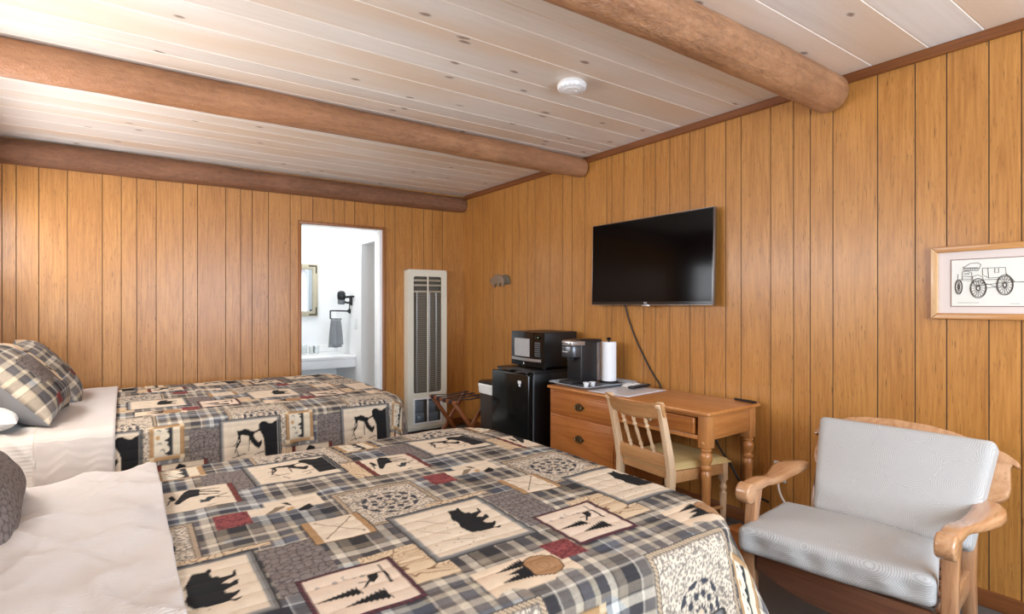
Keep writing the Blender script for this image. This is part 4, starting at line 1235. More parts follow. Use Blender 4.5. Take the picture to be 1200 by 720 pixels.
p = thing('paper_towel_holder', 'upright paper towel roll on a black-topped stand beside the coffee maker', 'paper towels', (2.865, 2.845, ZT))
MB().lathe([(.0, 0), (.07, 0), (.072, .004), (.066, .009), (.0, .010)], 28).build('base', M['black_matte'], p)
MB().cyl((0, 0, .008), (0, 0, .302), .006).lathe([(.006, .298), (.014, .306), (.016, .314), (.011, .322), (0, .325)], 16).build('post', M['black_gloss'], p)
m = MB()
N = 48; vs = []; fs = []
for i in range(N + 1):
    a = 2 * PI * i / N; rr_ = .051 + .003 * i / N
    for zz in (.012, .291): vs.append((rr_ * math.cos(a + 2.6), rr_ * math.sin(a + 2.6), zz))
e = len(vs); dx_ = Vector((math.cos(2.6 + PI/2), math.sin(2.6 + PI/2), 0))
for i in range(N): fs.append((2*i, 2*i+2, 2*i+3, 2*i+1))
m.add(vs, fs)
m.lathe([(.018, .0125), (.052, .0125), (.052, .2905), (.018, .2905), (.018, .0125)], 36)
m.build('roll', M['paper_towel'], p)

def cup(x, y, label):
    c_ = thing('creamer_cup', label, 'cup', (x, y, ZT), 0, 'creamer cups on the tray')
    MB().lathe([(.0, 0), (.014, 0), (.0155, .003), (.020, .027), (.023, .029), (.023, .031), (.019, .0305)], 20).build('pot', M['white_gloss'], c_)
    MB().lathe([(.0, .0305), (.0225, .0305), (.0232, .032), (0, .0325)], 20).build('lid', M['label_white'], c_)
cup(2.568, 2.765, 'white creamer cup on the tray rim, left one of the two')
cup(2.622, 2.760, 'white creamer cup on the tray, right one of the two')

# paper place mat under a pale packet and a remote
m = MB()
def sheet(u, v):
    x = -.21 + .42 * u; y = -.165 + .33 * v
    return (x, y, .0012 + .0012 * math.sin(u * 5) * math.sin(v * 4) ** 2)
m.grid(sheet, 16, 12)
o = m.build('paper_mat', M['mat'], recalc=False); o.location = (2.70, 2.515, DT + .0006); o.rotation_euler = (0, 0, math.radians(6))
md = o.modifiers.new('t', 'SOLIDIFY'); md.thickness = .0012; md.offset = 1
tag(o, 'white paper sheet on the desk top right of the tray', 'paper')
m = MB()
def packet(u, v):
    a = (u - .5) * 2; b = (v - .5) * 2
    e = (max(0, 1 - a ** 4) * max(0, 1 - b ** 4)) ** .5
    return (a * .075 * (1 + .04 * math.sin(v * 9)), b * .036 * (1 + .06 * math.sin(u * 11)), .001 + e * .016 * (1 + .2 * math.sin(u * 13 + v * 5)))
m.grid(packet, 20, 14)
m.box((-.072, -.034, 0), (.072, .034, .0012))
o = m.build('folded_napkin', M['paper']); o.location = (2.862, 2.615, DT + .0045); o.rotation_euler = (0, 0, math.radians(-12))
tag(o, 'puffy white folded napkin on the paper behind the remote', 'napkin')
rc = thing('remote_control', 'dark remote control lying on the white paper', 'remote', (2.85, 2.545, DT + .0045), math.radians(8))
MB().box((-.105, -.022, 0), (.105, .022, .017), .006, 3).build('body', M['black_satin'], rc)
m = MB()
for i in range(9):
    for j in range(3): m.box((-.085 + i * .019, -.0145 + j * .011, .0165), (-.085 + i * .019 + .010, -.0145 + j * .011 + .006, .0185), .001)
m.build('buttons', M['grey_plastic'], rc)
# black lead lying along the back edge of the desk top
m = MB().tube([(2.955, 1.765, DT + .006), (2.962, 1.80, DT + .006), (2.966, 1.86, DT + .006), (2.968, 1.91, DT + .006)], .006, 8, smooth=5)
m.tube([(2.942, 1.765, DT + .006), (2.950, 1.80, DT + .006), (2.952, 1.86, DT + .006)], .0055, 8, smooth=5)
tag(m.build('cable', M['cord_black']), 'black cable lying along the back corner of the desk top', 'cable')

# ---------------------------------------------------------------- cords on the wall
def cord(pts, r, mat, label, smooth=6):
    o = MB().tube(pts, r, 8, smooth=smooth).build('power_cord', mat)
    return tag(o, label, 'cord')
cord([(3.015, 2.83, 1.30), (3.018, 2.80, 1.20), (3.02, 2.735, 1.06), (3.02, 2.655, .93), (3.02, 2.585, .83), (3.02, 2.52, .755), (3.018, 2.47, .66), (3.016, 2.44, .50), (3.018, 2.42, .33)], .0055, M['cord_black'], 'black cord running down the wall from the television to behind the desk')
cord([(3.016, 2.02, .66), (3.012, 1.99, .60), (3.005, 2.02, .53), (3.0, 2.06, .47), (3.0, 2.02, .40), (3.006, 1.96, .33), (3.01, 1.90, .24), (3.0, 1.80, .19), (3.01, 1.72, .17)], .006, M['cord_black'], 'black cord looping behind the right end of the desk')
cord([(3.01, 2.34, .22), (3.0, 2.30, .30), (3.0, 2.24, .27), (2.99, 2.16, .26), (3.0, 2.08, .31), (3.012, 2.02, .36)], .006, M['cord_black'], 'black cord sagging on the wall behind the dining chair')
cord([(3.018, 2.26, .68), (3.016, 2.22, .60), (3.018, 2.17, .53), (3.018, 2.13, .48)], .005, M['cord_black'], 'short black cord showing under the desk drawer')
wb = thing('wooden_block', 'small brown wooden block on the floor between desk leg and armchair', 'block', (2.62, 1.63, 0), math.radians(-8))
MB().box((-.05, -.07, 0), (.05, .07, .12), .006).build('block', M['oak_y'], wb)
MB().box((-.056, -.076, .12), (.056, .076, .135), .004).build('lid', M['oak_y'], wb)
# ---------------------------------------------------------------- dining chair
ch = thing('dining_chair', 'oak dining chair with turned spindles and olive vinyl seat, pulled up to the desk', 'chair', (2.35, 1.88, 0), math.radians(-4))
CW = .385
def back_at(z):     # x of the post centre line
    return -.02 + .02 * min(z / .44, 1) if z < .44 else -.085 * ((z - .44) / .38) ** 1.15
for y in (0, CW):
    P = []
    zs = [0, .12, .25, .36, .44, .52, .60, .68, .76, .80]
    hw = [.016, .018, .020, .022, .024, .022, .020, .019, .018, .019]
    front = [(back_at(z) + w, z) for z, w in zip(zs, hw)]; rear = [(back_at(z) - w, z) for z, w in zip(zs, hw)]
    cx, cz = back_at(.815) - .004, .818
    top = [(cx + .024 * math.cos(a), cz + .024 * math.sin(a)) for a in [math.radians(d) for d in (-20, 20, 60, 100, 140, 180, 215)]]
    poly = front + top + rear[::-1]
    m = MB().prism(poly, -.0165, .0165, .004, 2, M=T(0, y, 0) @ RX(PI/2))
    m.build('back_leg', M['chairoak_lit_z'], ch)
# crest rail (yoke, bowed backwards, curled over)
m = MB(); n = 28; vs = []; fs = []
K = 14
for i in range(n + 1):
    t = i / n; y = -.022 + (CW + .044) * t; s = 2 * t - 1
    zt = .838 - .018 * (1 - s * s) ** 1.2; zb = .755 - .030 * (1 - abs(s) ** 2.2)
    xb = -.030 * (1 - s * s)
    sec = []
    for k in range(K):
        a = 2 * PI * k / K
        zc = (zt + zb) / 2; hz = (zt - zb) / 2
        zz = zc + hz * math.copysign(abs(math.sin(a)) ** .6, math.sin(a)); th = .0115 + .007 * max(0, math.sin(a)) ** 3
        xx = back_at(max(zz, .45)) + xb + th * math.copysign(abs(math.cos(a)) ** .7, math.cos(a)) - (.012 * max(0, (zz - zc) / hz) ** 3)
        sec.append((xx, y, zz))
    vs += sec
for i in range(n):
    for k in range(K):
        k2 = (k + 1) % K; fs.append((i*K + k, i*K + k2, (i+1)*K + k2, (i+1)*K + k))
fs.append(tuple(range(K))); fs.append(tuple(n*K + k for k in range(K)))
m.add(vs, fs).build('top_rail', M['chairoak_y'], ch)
MB().box((back_at(.5) - .012, .014, .452), (back_at(.5) + .010, CW - .014, .535), .006).build('lower_rail', M['chairoak_y'], ch)
for y in (.105, CW / 2, CW - .105):
    s = 2 * y / CW - 1
    a = Vector((back_at(.53), y + (.0), .528)); b = Vector((back_at(.745) - .030 * (1 - s * s), y, .742))
    L = (b - a).length; fm = frame(a, Vector((0, 1, 0)), (b - a)) @ RX(-PI/2)
    pr = [(.006, 0), (.0085, .012), (.006, .02), (.010, .035), (.0065, .05), (.0075, .09), (.0085, L*.55), (.006, L*.66), (.011, L*.74), (.006, L*.80), (.009, L*.87), (.006, L*.93), (.007, L)]
    MB().lathe([(r_ * 1.3, z_) for r_, z_ in pr], 14, 0, fm).build('spindle', M['chairoak_lit_z'], ch)
# seat frame
m = MB()
F0, F1 = -.032, CW + .032
m.box((.40, F0 + .02, .378), (.425, F1 - .02, .440), .003)
for y0, y1 in ((0, F0 + .012), (CW, F1 - .012)):
    fm = frame((.015, y0, .409), (.41, y1 - y0, 0), (0, 0, 1)); m.box((0, -.031, -.011), (.40, .031, .011), .003, M=fm)
m.box((.0, .015, .395), (.02, CW - .015, .448), .003)
m.build('seat_frame', M['chairoak_y'], ch)
# seat pad
n = 26
def pad(u, v):
    x = -.002 + .452 * u; hw = (CW / 2 - .012) + .058 * u; y = CW / 2 + hw * (2 * v - 1)
    a = abs(2*u - 1); b = abs(2*v - 1)
    e = (max(0, 1 - a ** 7) * max(0, 1 - b ** 7)) ** .4
    return (x, y, .4425 + .036 * e + .004 * (1 - a*a) * (1 - b*b))
m = MB().grid(pad, n, n)
m.prism([(-.002, .012), (.45, F0 - .004), (.45, F1 + .004), (-.002, CW - .012)], .441, .449, .002)
m.build('seat', M['vinyl'], ch)
for y in (F0 + .018, F1 - .018):
    m = MB().box((.392, y - .019, .335), (.430, y + .019, .440), .003)
    m.lathe([(.012, 0), (.014, .01), (.0135, .10), (.0185, .22), (.0195, .262), (.013, .27), (.013, .276), (.019, .285), (.020, .30), (.014, .312), (.014, .318), (.018, .326), (.018, .336)], 18, 0, T(.411, y, 0))
    m.build('front_leg', M['chairoak_lit_z'], ch)
for y0, y1 in ((0, F0 + .018), (CW, F1 - .018)):
    MB().tube([(-.008, y0, .185), (.20, (y0+y1)/2, .18), (.411, y1, .175)], lambda t: .0085 + .004 * math.sin(PI * t), 12, smooth=6).build('stretcher', M['chairoak_y'], ch)
MB().tube([(.20, F0 * .5 + .01, .18), (.20, CW/2, .18), (.20, CW + F1*.0 + .008, .18)], lambda t: .0085 + .004 * math.sin(PI * t), 12, smooth=6).build('stretcher', M['chairoak_y'], ch)

for o_ in ch.children: o_.data.transform(Matrix.Diagonal((.97, 1, .945, 1)))

# ---------------------------------------------------------------- armchair
RHO = math.radians(5)
A = thing('armchair', 'wide wooden armchair with pale ring-printed cushions in front of the panelled wall', 'armchair', (2.07, .93, 0), -(PI/2 - RHO))
def cushion(name, hwf, hwb, d0, d1, z0, z1, Mx, seed, parent, rr=.028, sag=.0, lump=.006):
    """boxy cushion: x = width, y from d0 to d1 (width hwf -> hwb), z thickness"""
    n = 40
    b = bmesh.new()
    bmesh.ops.create_cube(b, size=2)
    bmesh.ops.subdivide_edges(b, edges=list(b.edges), cuts=n, use_grid_fill=True)
    H = Vector(((hwf + hwb) / 2, (d1 - d0) / 2, (z1 - z0) / 2))
    cl = {}
    vs = []; cloth = []
    b.verts.index_update()
    for v in b.verts:
        p = Vector((v.co.x * H.x, v.co.y * H.y, v.co.z * H.z))
        inner = Vector([max(-(H[i] - rr), min(H[i] - rr, p[i])) for i in range(3)])
        d = p - inner
        if d.length > 1e-9: p = inner + d.normalized() * min(rr, d.length if d.length < rr else rr)
        t = (p.y / H.y + 1) / 2
        cloth.append((p.x + 3.1 * seed, p.y - p.z * .97 + .37 * seed, 0))
        crown = .014 * max(0, 1 - (p.x / H.x) ** 2) * max(0, 1 - (p.y / H.y) ** 2)
        p.z += crown * (1 if p.z > 0 else -.4)
        p.x *= ((hwf + (hwb - hwf) * t) / H.x)
        f = math.sin(p.x * 41 + seed) * .5 + math.sin(p.x * 67 + seed * 2) * .35 + math.sin(p.x * 23 + p.y * 9) * .6
        side = max(0, -v.co.y) ** 8 if abs(v.co.z) < .98 else 0
        p.y -= lump * f * side * (1 - abs(v.co.z))
        p.z += lump * .4 * math.sin(p.x * 11 + seed) * math.sin(p.y * 9)
        vs.append(Vector((p.x, p.y + (d0 + d1) / 2, p.z + (z0 + z1) / 2)))
    fs = [[v.index for v in f.verts] for f in b.faces]
    b.free()
    me = bpy.data.meshes.new(name); me.from_pydata([tuple(Mx @ v) for v in vs], [], fs)
    a = me.attributes.new('cloth', 'FLOAT_VECTOR', 'POINT'); a.data.foreach_set('vector', np.array(cloth, np.float32).ravel())
    me.materials.append(M['cushion']); me.shade_smooth(); me.update()
    o = bpy.data.objects.new(name, me); COL.objects.link(o); o.parent = parent
    return o
cushion('seat_cushion', .312, .275, -.060, .395, .335, .436, T(-.024, 0, 0) @ RZ(math.radians(6.5)), 1, A, lump=.008)
LEAN = math.atan2(.197, .363)
# back cushion: local y runs up the lean, z faces the sitter
Mb = T(.045, .335, .437) @ frame((0, 0, 0), (1, 0, 0), (0, math.sin(LEAN), math.cos(LEAN)))
cushion('back_cushion', .262, .307, .0, .413, -.095, .0, Mb, 2, A, rr=.024, lump=.003)
# front rail
P = [(-.285, .325), (.285, .325), (.285, .262), (.24, .245), (.19, .225), (.10, .205), (0, .198), (-.10, .205), (-.19, .225), (-.24, .245), (-.285, .262)]
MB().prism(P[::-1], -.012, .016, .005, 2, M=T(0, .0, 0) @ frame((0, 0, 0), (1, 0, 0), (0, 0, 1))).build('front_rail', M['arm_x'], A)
for s in (-1, 1):
    m = MB()
    fm = frame((s * .290, .02, .29), (s * (.275 - .290), .50, 0), (0, 0, 1))
    m.box((.0, -.045, -.014), (.44, .035, .014), .005, M=fm); m.build('side_rail', M['arm_y'], A)
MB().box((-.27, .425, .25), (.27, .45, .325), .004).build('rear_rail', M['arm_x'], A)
m = MB()
for k in range(5): m.box((-.27, .05 + k * .085, .316), (.27, .095 + k * .085, .328), .003)
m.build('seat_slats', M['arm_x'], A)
for s in (-1, 1):
    # front leg rising to the arm
    st = [(.0, 0, .020), (.004, .10, .021), (.012, .22, .026), (.006, .33, .024), (.012, .42, .021), (.026, .50, .024), (.040, .558, .030)]
    poly = [(y + w, z) for y, z, w in st] + [(y - w, z) for y, z, w in st[::-1]]
    MB().prism(poly, -.021, .021, .006, 2, M=T(s * .318, 0, 0) @ frame((0, 0, 0), (0, 1, 0), (0, 0, 1))).build('front_leg', M['arm_z'], A)
    # rear leg + carved side wing of the back
    st = [(.50, 0, .022), (.47, .15, .024), (.45, .30, .027), (.475, .44, .026), (.54, .60, .028), (.61, .75, .026)]
    poly = [(y + w, z) for y, z, w in st] + [(y - w, z) for y, z, w in st[::-1]]
    MB().prism(poly, -.020, .020, .006, 2, M=T(.285 if s > 0 else -.245, 0, 0) @ frame((0, 0, 0), (0, 1, 0), (0, 0, 1))).build('rear_leg', M['arm_z'], A)
    # arm: scroll in front, paddle widening and swinging outwards at the back
    stn = [(-.030, .587, .562, .318, .026), (.0, .594, .556, .318, .028), (.05, .596, .552, .318, .029), (.10, .592, .556, .319, .029), (.16, .580, .548, .321, .029), (.22, .574, .538, .328, .032), (.28, .575, .534, .338, .038), (.34, .579, .534, .348, .046), (.39, .583, .536, .350, .050), (.44, .585, .538, .343, .048), (.48, .585, .542, .330, .040), (.505, .583, .548, .318, .026)]
    K = 16; vs = []; fs = []
    for (y, zt, zb, ax, hw) in stn:
        for k in range(K):
            a = 2 * PI * k / K
            vs.append((s * ax + hw * math.copysign(abs(math.cos(a)) ** .55, math.cos(a)), y, (zt + zb) / 2 + (zt - zb) / 2 * math.copysign(abs(math.sin(a)) ** .55, math.sin(a))))
    for i in range(len(stn) - 1):
        for k in range(K):
            k2 = (k + 1) % K; fs.append((i*K + k, i*K + k2, (i+1)*K + k2, (i+1)*K + k))
    fs.append(tuple(range(K))); fs.append(tuple((len(stn)-1)*K + k for k in range(K)))
    m = MB().add(vs, fs)
    sc = [( -.032 + .040 * math.cos(a), .556 + .040 * math.sin(a)) for a in [2*PI*k/26 for k in range(26)]]
    m.prism(sc, -.027, .027, .008, 3, M=T(s * .318, 0, 0) @ frame((0, 0, 0), (0, 1, 0), (0, 0, 1)))
    m.build('arm', M['arm_y'], A)
# crest board behind the back cushion with a scrolled ear each side
E_ = [(.0, .418), (.12, .412), (.20, .398), (.28, .376), (.33, .358), (.372, .338), (.400, .317), (.408, .300), (.398, .294), (.386, .302), (.379, .290), (.381, .255), (.385, .215), (.380, .180), (.360, .158), (.33, .146), (.29, .140)]
R_ = [(x, y) for x, y in E_]
L_ = [(-x * (.76 if x > .25 else .9), y) for x, y in E_[1:]]
poly = R_ + L_[::-1]
Mc = T(.0, .458, .437) @ frame((0, 0, 0), (1, 0, 0), (0, math.sin(LEAN), math.cos(LEAN)))
MB().prism(poly, -.034, .0, .004, 2, M=Mc).build('crest_board', M['arm_y'], A)
# little white peg lamp-holder and lead behind the left arm
pg = thing('plug_adapter', 'small white round plug adapter on the wall behind the left arm of the armchair', 'plug', (XR - .001, 1.665, .355))
MB().box((-.006, -.035, -.057), (0, .035, .057), .003).build('outlet_plate', M['plate'], pg)
MB().lathe([(.017, 0), (.017, .03), (.0195, .032), (.0195, .050), (.017, .053), (0, .054)], 18, 0, T(-.03, 0, .0)).build('knob', M['cord_white'], pg)
MB().box((-.050, -.018, -.03), (-.006, .018, .0), .004).build('body', M['cord_white'], pg)
cord([(2.995, 1.655, .335), (2.985, 1.652, .29), (2.98, 1.635, .24), (2.98, 1.60, .19), (2.985, 1.56, .15), (2.99, 1.50, .12)], .006, M['cord_white'], 'white cord dropping from the wall plug behind the armchair')

# ---------------------------------------------------------------- television
tv = thing('television', 'black flat-screen television hung on the panelled wall above the desk', 'television', (2.955, 2.578, 1.60))
tilt = RY(math.radians(1.2))
TW, TH = .534, .3025
m = MB().box((.004, -TW, -TH), (.028, TW, TH), .004, M=tilt).box((.028, -.40, -.26), (.058, .40, .16), .012, M=tilt); m.build('housing', M['black_satin'], tv)
m = MB()
ringframe(m, (-TW, TW, -TH, TH), (-TW + .009, TW - .009, -TH + .022, TH - .009), .0, .012, .004, .002, n=2, Mx=tilt @ frame((0, 0, 0), (0, -1, 0), (1, 0, 0)) )
m.build('bezel', M['black_gloss'], tv)
m = MB()
for a_, b_ in (((-TW - .001, -TH - .001), (-TW + .001, TH + .001)), ((TW - .001, -TH - .001), (TW + .001, TH + .001)), ((-TW, TH - .001), (TW, TH + .001)), ((-TW, -TH - .001), (TW, -TH + .0015))):
    m.box((-.0006, a_[0], a_[1]), (.022, b_[0], b_[1]), .0004, M=tilt)
tag(m.build('edge_strip', M['steel'], tv), 'thin metallic edge')
MB().box((.003, -TW + .008, -TH + .021), (.0045, TW - .008, TH - .008), M=tilt).build('screen', M['screen'], tv)
MB().box((-.001, -.033, -TH - .010), (.014, .033, -TH + .001), .002, M=tilt).build('logo_tab', M['silver'], tv)
MB().box((.058, -.10, -.10), (.066, .10, .10), .002).box((.066, -.05, -.06), (.074, .05, .06), .002).build('wall_bracket', M['black_matte'], tv)
def text(body, size, Mx, mat, parent, name='lettering', ext=.0004):
    cu = bpy.data.curves.new(name, 'FONT'); cu.body = body; cu.size = size; cu.extrude = ext; cu.align_x = 'CENTER'; cu.align_y = 'CENTER'
    cu.materials.append(mat)
    o = bpy.data.objects.new(name + '_curve', cu); COL.objects.link(o)
    bpy.context.view_layer.update()
    me = bpy.data.meshes.new_from_object(o.evaluated_get(bpy.context.evaluated_depsgraph_get()))
    bpy.data.objects.remove(o); bpy.data.curves.remove(cu)
    me.transform(Mx); me.name = name
    o = bpy.data.objects.new(name, me); COL.objects.link(o); o.parent = parent
    return o
text('TCL', .017, tilt @ T(-.001, 0, -TH + .011) @ frame((0, 0, 0), (0, -1, 0), (0, 0, 1)), M['label_white'], tv)

# ---------------------------------------------------------------- framed drawing
pc = thing('picture_frame', 'oak-framed line drawing of an antique truck on the panelled wall', 'picture', (XR - .001, .70, 1.397))
# local: y' = -(world y) so that +u runs to the viewer's right
fm = frame((0, 0, 0), (0, -1, 0), (0, 0, 1))      # local x -> -y, local y -> z, local z -> -x (out of the wall)
U0, U1, V = -.250, .250, .1625
fwid = .0265
def bar(p, mat, name):
    m = MB().prism(p, .002, .024, .004, 2, M=fm)
    m.build(name, mat, pc)
bar([(U0, -V), (U0 + fwid, -V + fwid), (U0 + fwid, V - fwid), (U0, V)][::-1], M['frame_pale'], 'frame_side')
bar([(U1, -V), (U1 - fwid, -V + fwid), (U1 - fwid, V - fwid), (U1, V)], M['frame_pale'], 'frame_side')
bar([(U0, V), (U0 + fwid, V - fwid), (U1 - fwid, V - fwid), (U1, V)][::-1], M['frame_oak'], 'frame_top')
bar([(U0, -V), (U0 + fwid, -V + fwid), (U1 - fwid, -V + fwid), (U1, -V)], M['frame_oak'], 'frame_bottom')
m = MB().box((U0 + .02, -V + .02, .004), (U1 - .02, V - .02, .010), M=fm); m.build('mat_board', M['matboard'], pc)
iu0, iu1, iv0, iv1 = -.175, .175, -.104, .099
m = MB(); ringframe(m, (iu0 - .003, iu1 + .003, iv0 - .003, iv1 + .003), (iu0, iu1, iv0, iv1), .0100, .0115, .0005, .0005, n=1, Mx=fm @ frame((0, 0, 0), (1, 0, 0), (0, 0, 1)).inverted() @ Matrix.Identity(4) if False else fm @ Matrix(((1,0,0,0),(0,0,1,0),(0,1,0,0),(0,0,0,1))))
m.build('mat_line', M['ink_brown'], pc)
m = MB().box((iu0, iv0, .0100), (iu1, iv1, .0108), M=fm); art = m.build('drawing', M['art_paper'], pc)
ink = MB()
def pl_(pts, r=.0007):
    r = r * 1.5
    ink.tube([(-(y - .70), z - 1.397, .0112) for y, z in pts], r, 6, M=fm)
def el_(cy, cz, ry, rz, r=.0007, n=28):
    pl_([(cy + ry * math.cos(2*PI*k/n), cz + rz * math.sin(2*PI*k/n)) for k in range(n + 1)], r)
for cy, cz, ry, rz, ns in ((.8488, 1.3773, .0125, .032, 12), (.7807, 1.3702, .0275, .042, 16), (.6928, 1.3816, .0265, .042, 16)):
    el_(cy, cz, ry, rz, .0012); el_(cy, cz, ry * .88, rz * .88, .0006); el_(cy, cz, ry * .22, rz * .22, .0014)
    for k in range(ns):
        a = 2*PI*k/ns; pl_([(cy + ry*.2*math.cos(a), cz + rz*.2*math.sin(a)), (cy + ry*.88*math.cos(a), cz + rz*.88*math.sin(a))], .0006)
DRAW = [[(0.8297,1.4633),(0.8082,1.4788),(0.7818,1.4805),(0.7713,1.4719),(0.7765,1.457),(0.8324,1.46)],[(0.8324,1.4668),(0.8324,1.4485),(0.7818,1.446),(0.7739,1.4635)],[(0.8352,1.4432),(0.8363,1.4061),(0.8029,1.4015),(0.8029,1.4383),(0.8189,1.4458),(0.8352,1.4432)],[(0.8352,1.4229),(0.8029,1.4203)],[(0.8379,1.4129),(0.8029,1.4095)],[(0.7661,1.4564),(0.6903,1.4555),(0.6879,1.4168),(0.743,1.4125),(0.7661,1.4267),(0.7661,1.4564)],[(0.7481,1.4554),(0.7455,1.4126)],[(0.7252,1.4542),(0.7252,1.4347),(0.7127,1.4341),(0.7127,1.4535)],[(0.8029,1.3948),(0.7558,1.4065),(0.7404,1.4059),(0.6903,1.4073),(0.6611,1.3934)],[(0.7976,1.3813),(0.666,1.3936),(0.6302,1.3924)],[(0.6903,1.4298),(0.6757,1.4163),(0.6611,1.3934)],[(0.8002,1.4215),(0.7818,1.4274),(0.7661,1.4201),(0.7609,1.3935),(0.7765,1.3807),(0.7976,1.388),(0.8002,1.4215)],[(0.8516,1.4338),(0.8516,1.41),(0.8379,1.4095)],[(0.6611,1.3934),(0.56,1.394)],[(0.79,1.40),(0.74,1.385),(0.72,1.372)],[(0.76,1.37),(0.70,1.376)],[(0.83,1.43),(0.81,1.431)],[(0.83,1.436),(0.81,1.437)]]
for l in DRAW: pl_(l)
for i in range(9): pl_([(.829 - i*.0055, 1.462), (.828 - i*.0055, 1.449)], .0005)
for i in range(12): pl_([(.8516 - i*.0062, 1.3075), (.8480 - i*.0062, 1.3075)], .0006)
for i in range(5): pl_([(.6757 - i*.0062, 1.3033), (.672 - i*.0062, 1.3033)], .0006)
ink.build('ink_lines', M['ink'], art)

# ---------------------------------------------------------------- metal bear on the wall
bo = thing('wall_ornament', 'small metal bear ornament fixed on the panelled wall near the corner', 'ornament', (XR - .002, 4.50, 1.478))
fo = frame((0, 0, 0), (0, -1, 0), (0, 0, 1))
B1 = [(-.148, .035), (-.158, .055), (-.148, .075), (-.128, .085), (-.110, .098), (-.07, .112), (-.02, .120), (.03, .112), (.07, .095), (.085, .07), (.085, .02), (.075, .0), (.055, .0), (.05, .025), (.03, .03), (.012, .025), (.005, -.004), (-.018, -.004), (-.02, .025), (-.05, .028), (-.07, .022), (-.078, -.008), (-.10, -.008), (-.105, .02), (-.125, .028)]
m = MB().prism(B1[::-1], .004, .018, .004, 2, M=fo); tag(m.build('body', M['pewter'], bo), 'brownish bear')
B2 = [(.05, .10), (.09, .112), (.14, .108), (.172, .085), (.182, .05), (.178, .012), (.158, .012), (.150, .03), (.13, .035), (.115, .012), (.095, .012), (.088, .04), (.06, .06)]
m = MB().prism(B2[::-1], .002, .013, .003, 2, M=fo); tag(m.build('second_figure', M['bear_dark'], bo), 'darker green-grey figure behind')
MB().box((-.12, .02, 0), (.14, .08, .004), M=fo).build('backplate', M['bear_dark'], bo)

# ---------------------------------------------------------------- bathroom fittings
v = thing('vanity_counter', 'white vanity counter with backsplash seen through the bathroom doorway', 'counter', (1.36, 6.26, 0))
vx0, vx1, vy0, vy1 = -.745, .719, -.35, .339
MB().box((vx0, vy0, .705), (vx1, vy1, .74), .008).build('countertop', M['white_gloss'], v)
MB().box((vx0, vy0 + .012, .615), (vx1, vy0 + .035, .7045), .004).build('apron', M['white'], v)
MB().box((vx0, vy1 - .02, .7405), (vx1, vy1, .83), .004).build('backsplash', M['white_gloss'], v)
MB().box((vx0, vy0 + .06, .0), (vx0 + .03, vy1, .7045)).build('side_panel', M['white'], v)
m = MB(); loft(m, [(rrect(.2, .15, .12), .742), (rrect(.205, .155, .12), .748), (rrect(.19, .14, .11), .747), (rrect(.13, .09, .07), .742)], Mx=T(-.12, -.02, 0)); m.build('basin', M['white_gloss'], v)
mi = thing('mirror', 'pale wood framed mirror with dark corner straps on the bathroom wall', 'mirror', (1.56, 6.599, 1.465))
mw, mh, mf = .297, .305, .062
for a_, b_, nm in (((-mw, -mh), (-mw + mf, mh), 'frame_side'), ((mw - mf, -mh), (mw, mh), 'frame_side'), ((-mw + mf, mh - mf), (mw - mf, mh), 'frame_rail'), ((-mw + mf, -mh), (mw - mf, -mh + mf), 'frame_rail')):
    MB().box((a_[0], -.03, a_[1]), (b_[0], 0, b_[1]), .004).build(nm, M['pale_wood'], mi)
MB().box((-mw + mf - .005, -.012, -mh + mf - .005), (mw - mf + .005, -.004, mh - mf + .005)).build('mirror_glass', M['mirror'], mi)
for sx in (-1, 1):
    for sz in (-1, 1):
        cx, cz = sx * (mw - .022), sz * (mh - .022)
        m = MB().box((min(cx, cx - sx * .085), -.033, cz - .007), (max(cx, cx - sx * .085), -.029, cz + .007), .001).box((cx - .007, -.033, min(cz, cz - sz * .085)), (cx + .007, -.029, max(cz, cz - sz * .085)), .001)
        m.build('corner_strap', M['black_matte'], mi)
hd = thing('hair_dryer', 'black hair dryer in its wall holder beside the bathroom mirror', 'hair dryer', (2.079, 6.06, 1.30))
MB().box((-.02, -.03, -.01), (0, .03, .10), .006).build('wall_mount', M['black_satin'], hd)
MB().tube([(-.02, 0, .02), (-.05, .01, .02), (-.085, .015, .035)], .011, 10, smooth=4).build('bracket', M['black_satin'], hd)
MB().lathe([(.030, 0), (.036, .01), (.036, .05), (.042, .06), (.046, .10), (.040, .135), (.022, .15), (0, .152)], 20, 0, T(-.105, .03, .0)).build('barrel', M['black_satin'], hd)
MB().lathe([(.037, .0), (.040, .002), (.040, .045), (.037, .047)], 20, 0, T(-.105, .03, .005)).build('ring', M['grey_plastic'], hd)
MB().tube([(-.085, .02, .08), (-.03, -.03, .085), (.0 - .008, -.09, .088)], lambda t: .015 - .005 * t, 10, smooth=5).build('handle', M['black_satin'], hd)
MB().tube([(-.02, .0, .02), (-.022, .012, -.05), (-.018, .02, -.09)], .005, 8, smooth=5).build('cord', M['cord_black'], hd)
tr = thing('towel_ring', 'black towel arm on the bathroom wall carrying a grey towel', 'towel rail', (2.079, 6.12, 1.225))
MB().lathe([(.030, 0), (.030, .008), (.018, .014), (.012, .03), (0, .032)], 18, 0, RY(-PI/2)).build('rosette', M['black_satin'], tr)
MB().tube([(-.02, 0, 0), (-.10, .03, .003), (-.19, .06, .004), (-.198, .063, -.012), (-.198, .063, -.085)], .008, 10, smooth=5).build('arm', M['black_satin'], tr)
MB().tube([(-.198, .063, -.085), (-.14, .045, -.088), (-.085, .027, -.088)], .007, 10, smooth=4).build('bar', M['black_satin'], tr)
m = MB()
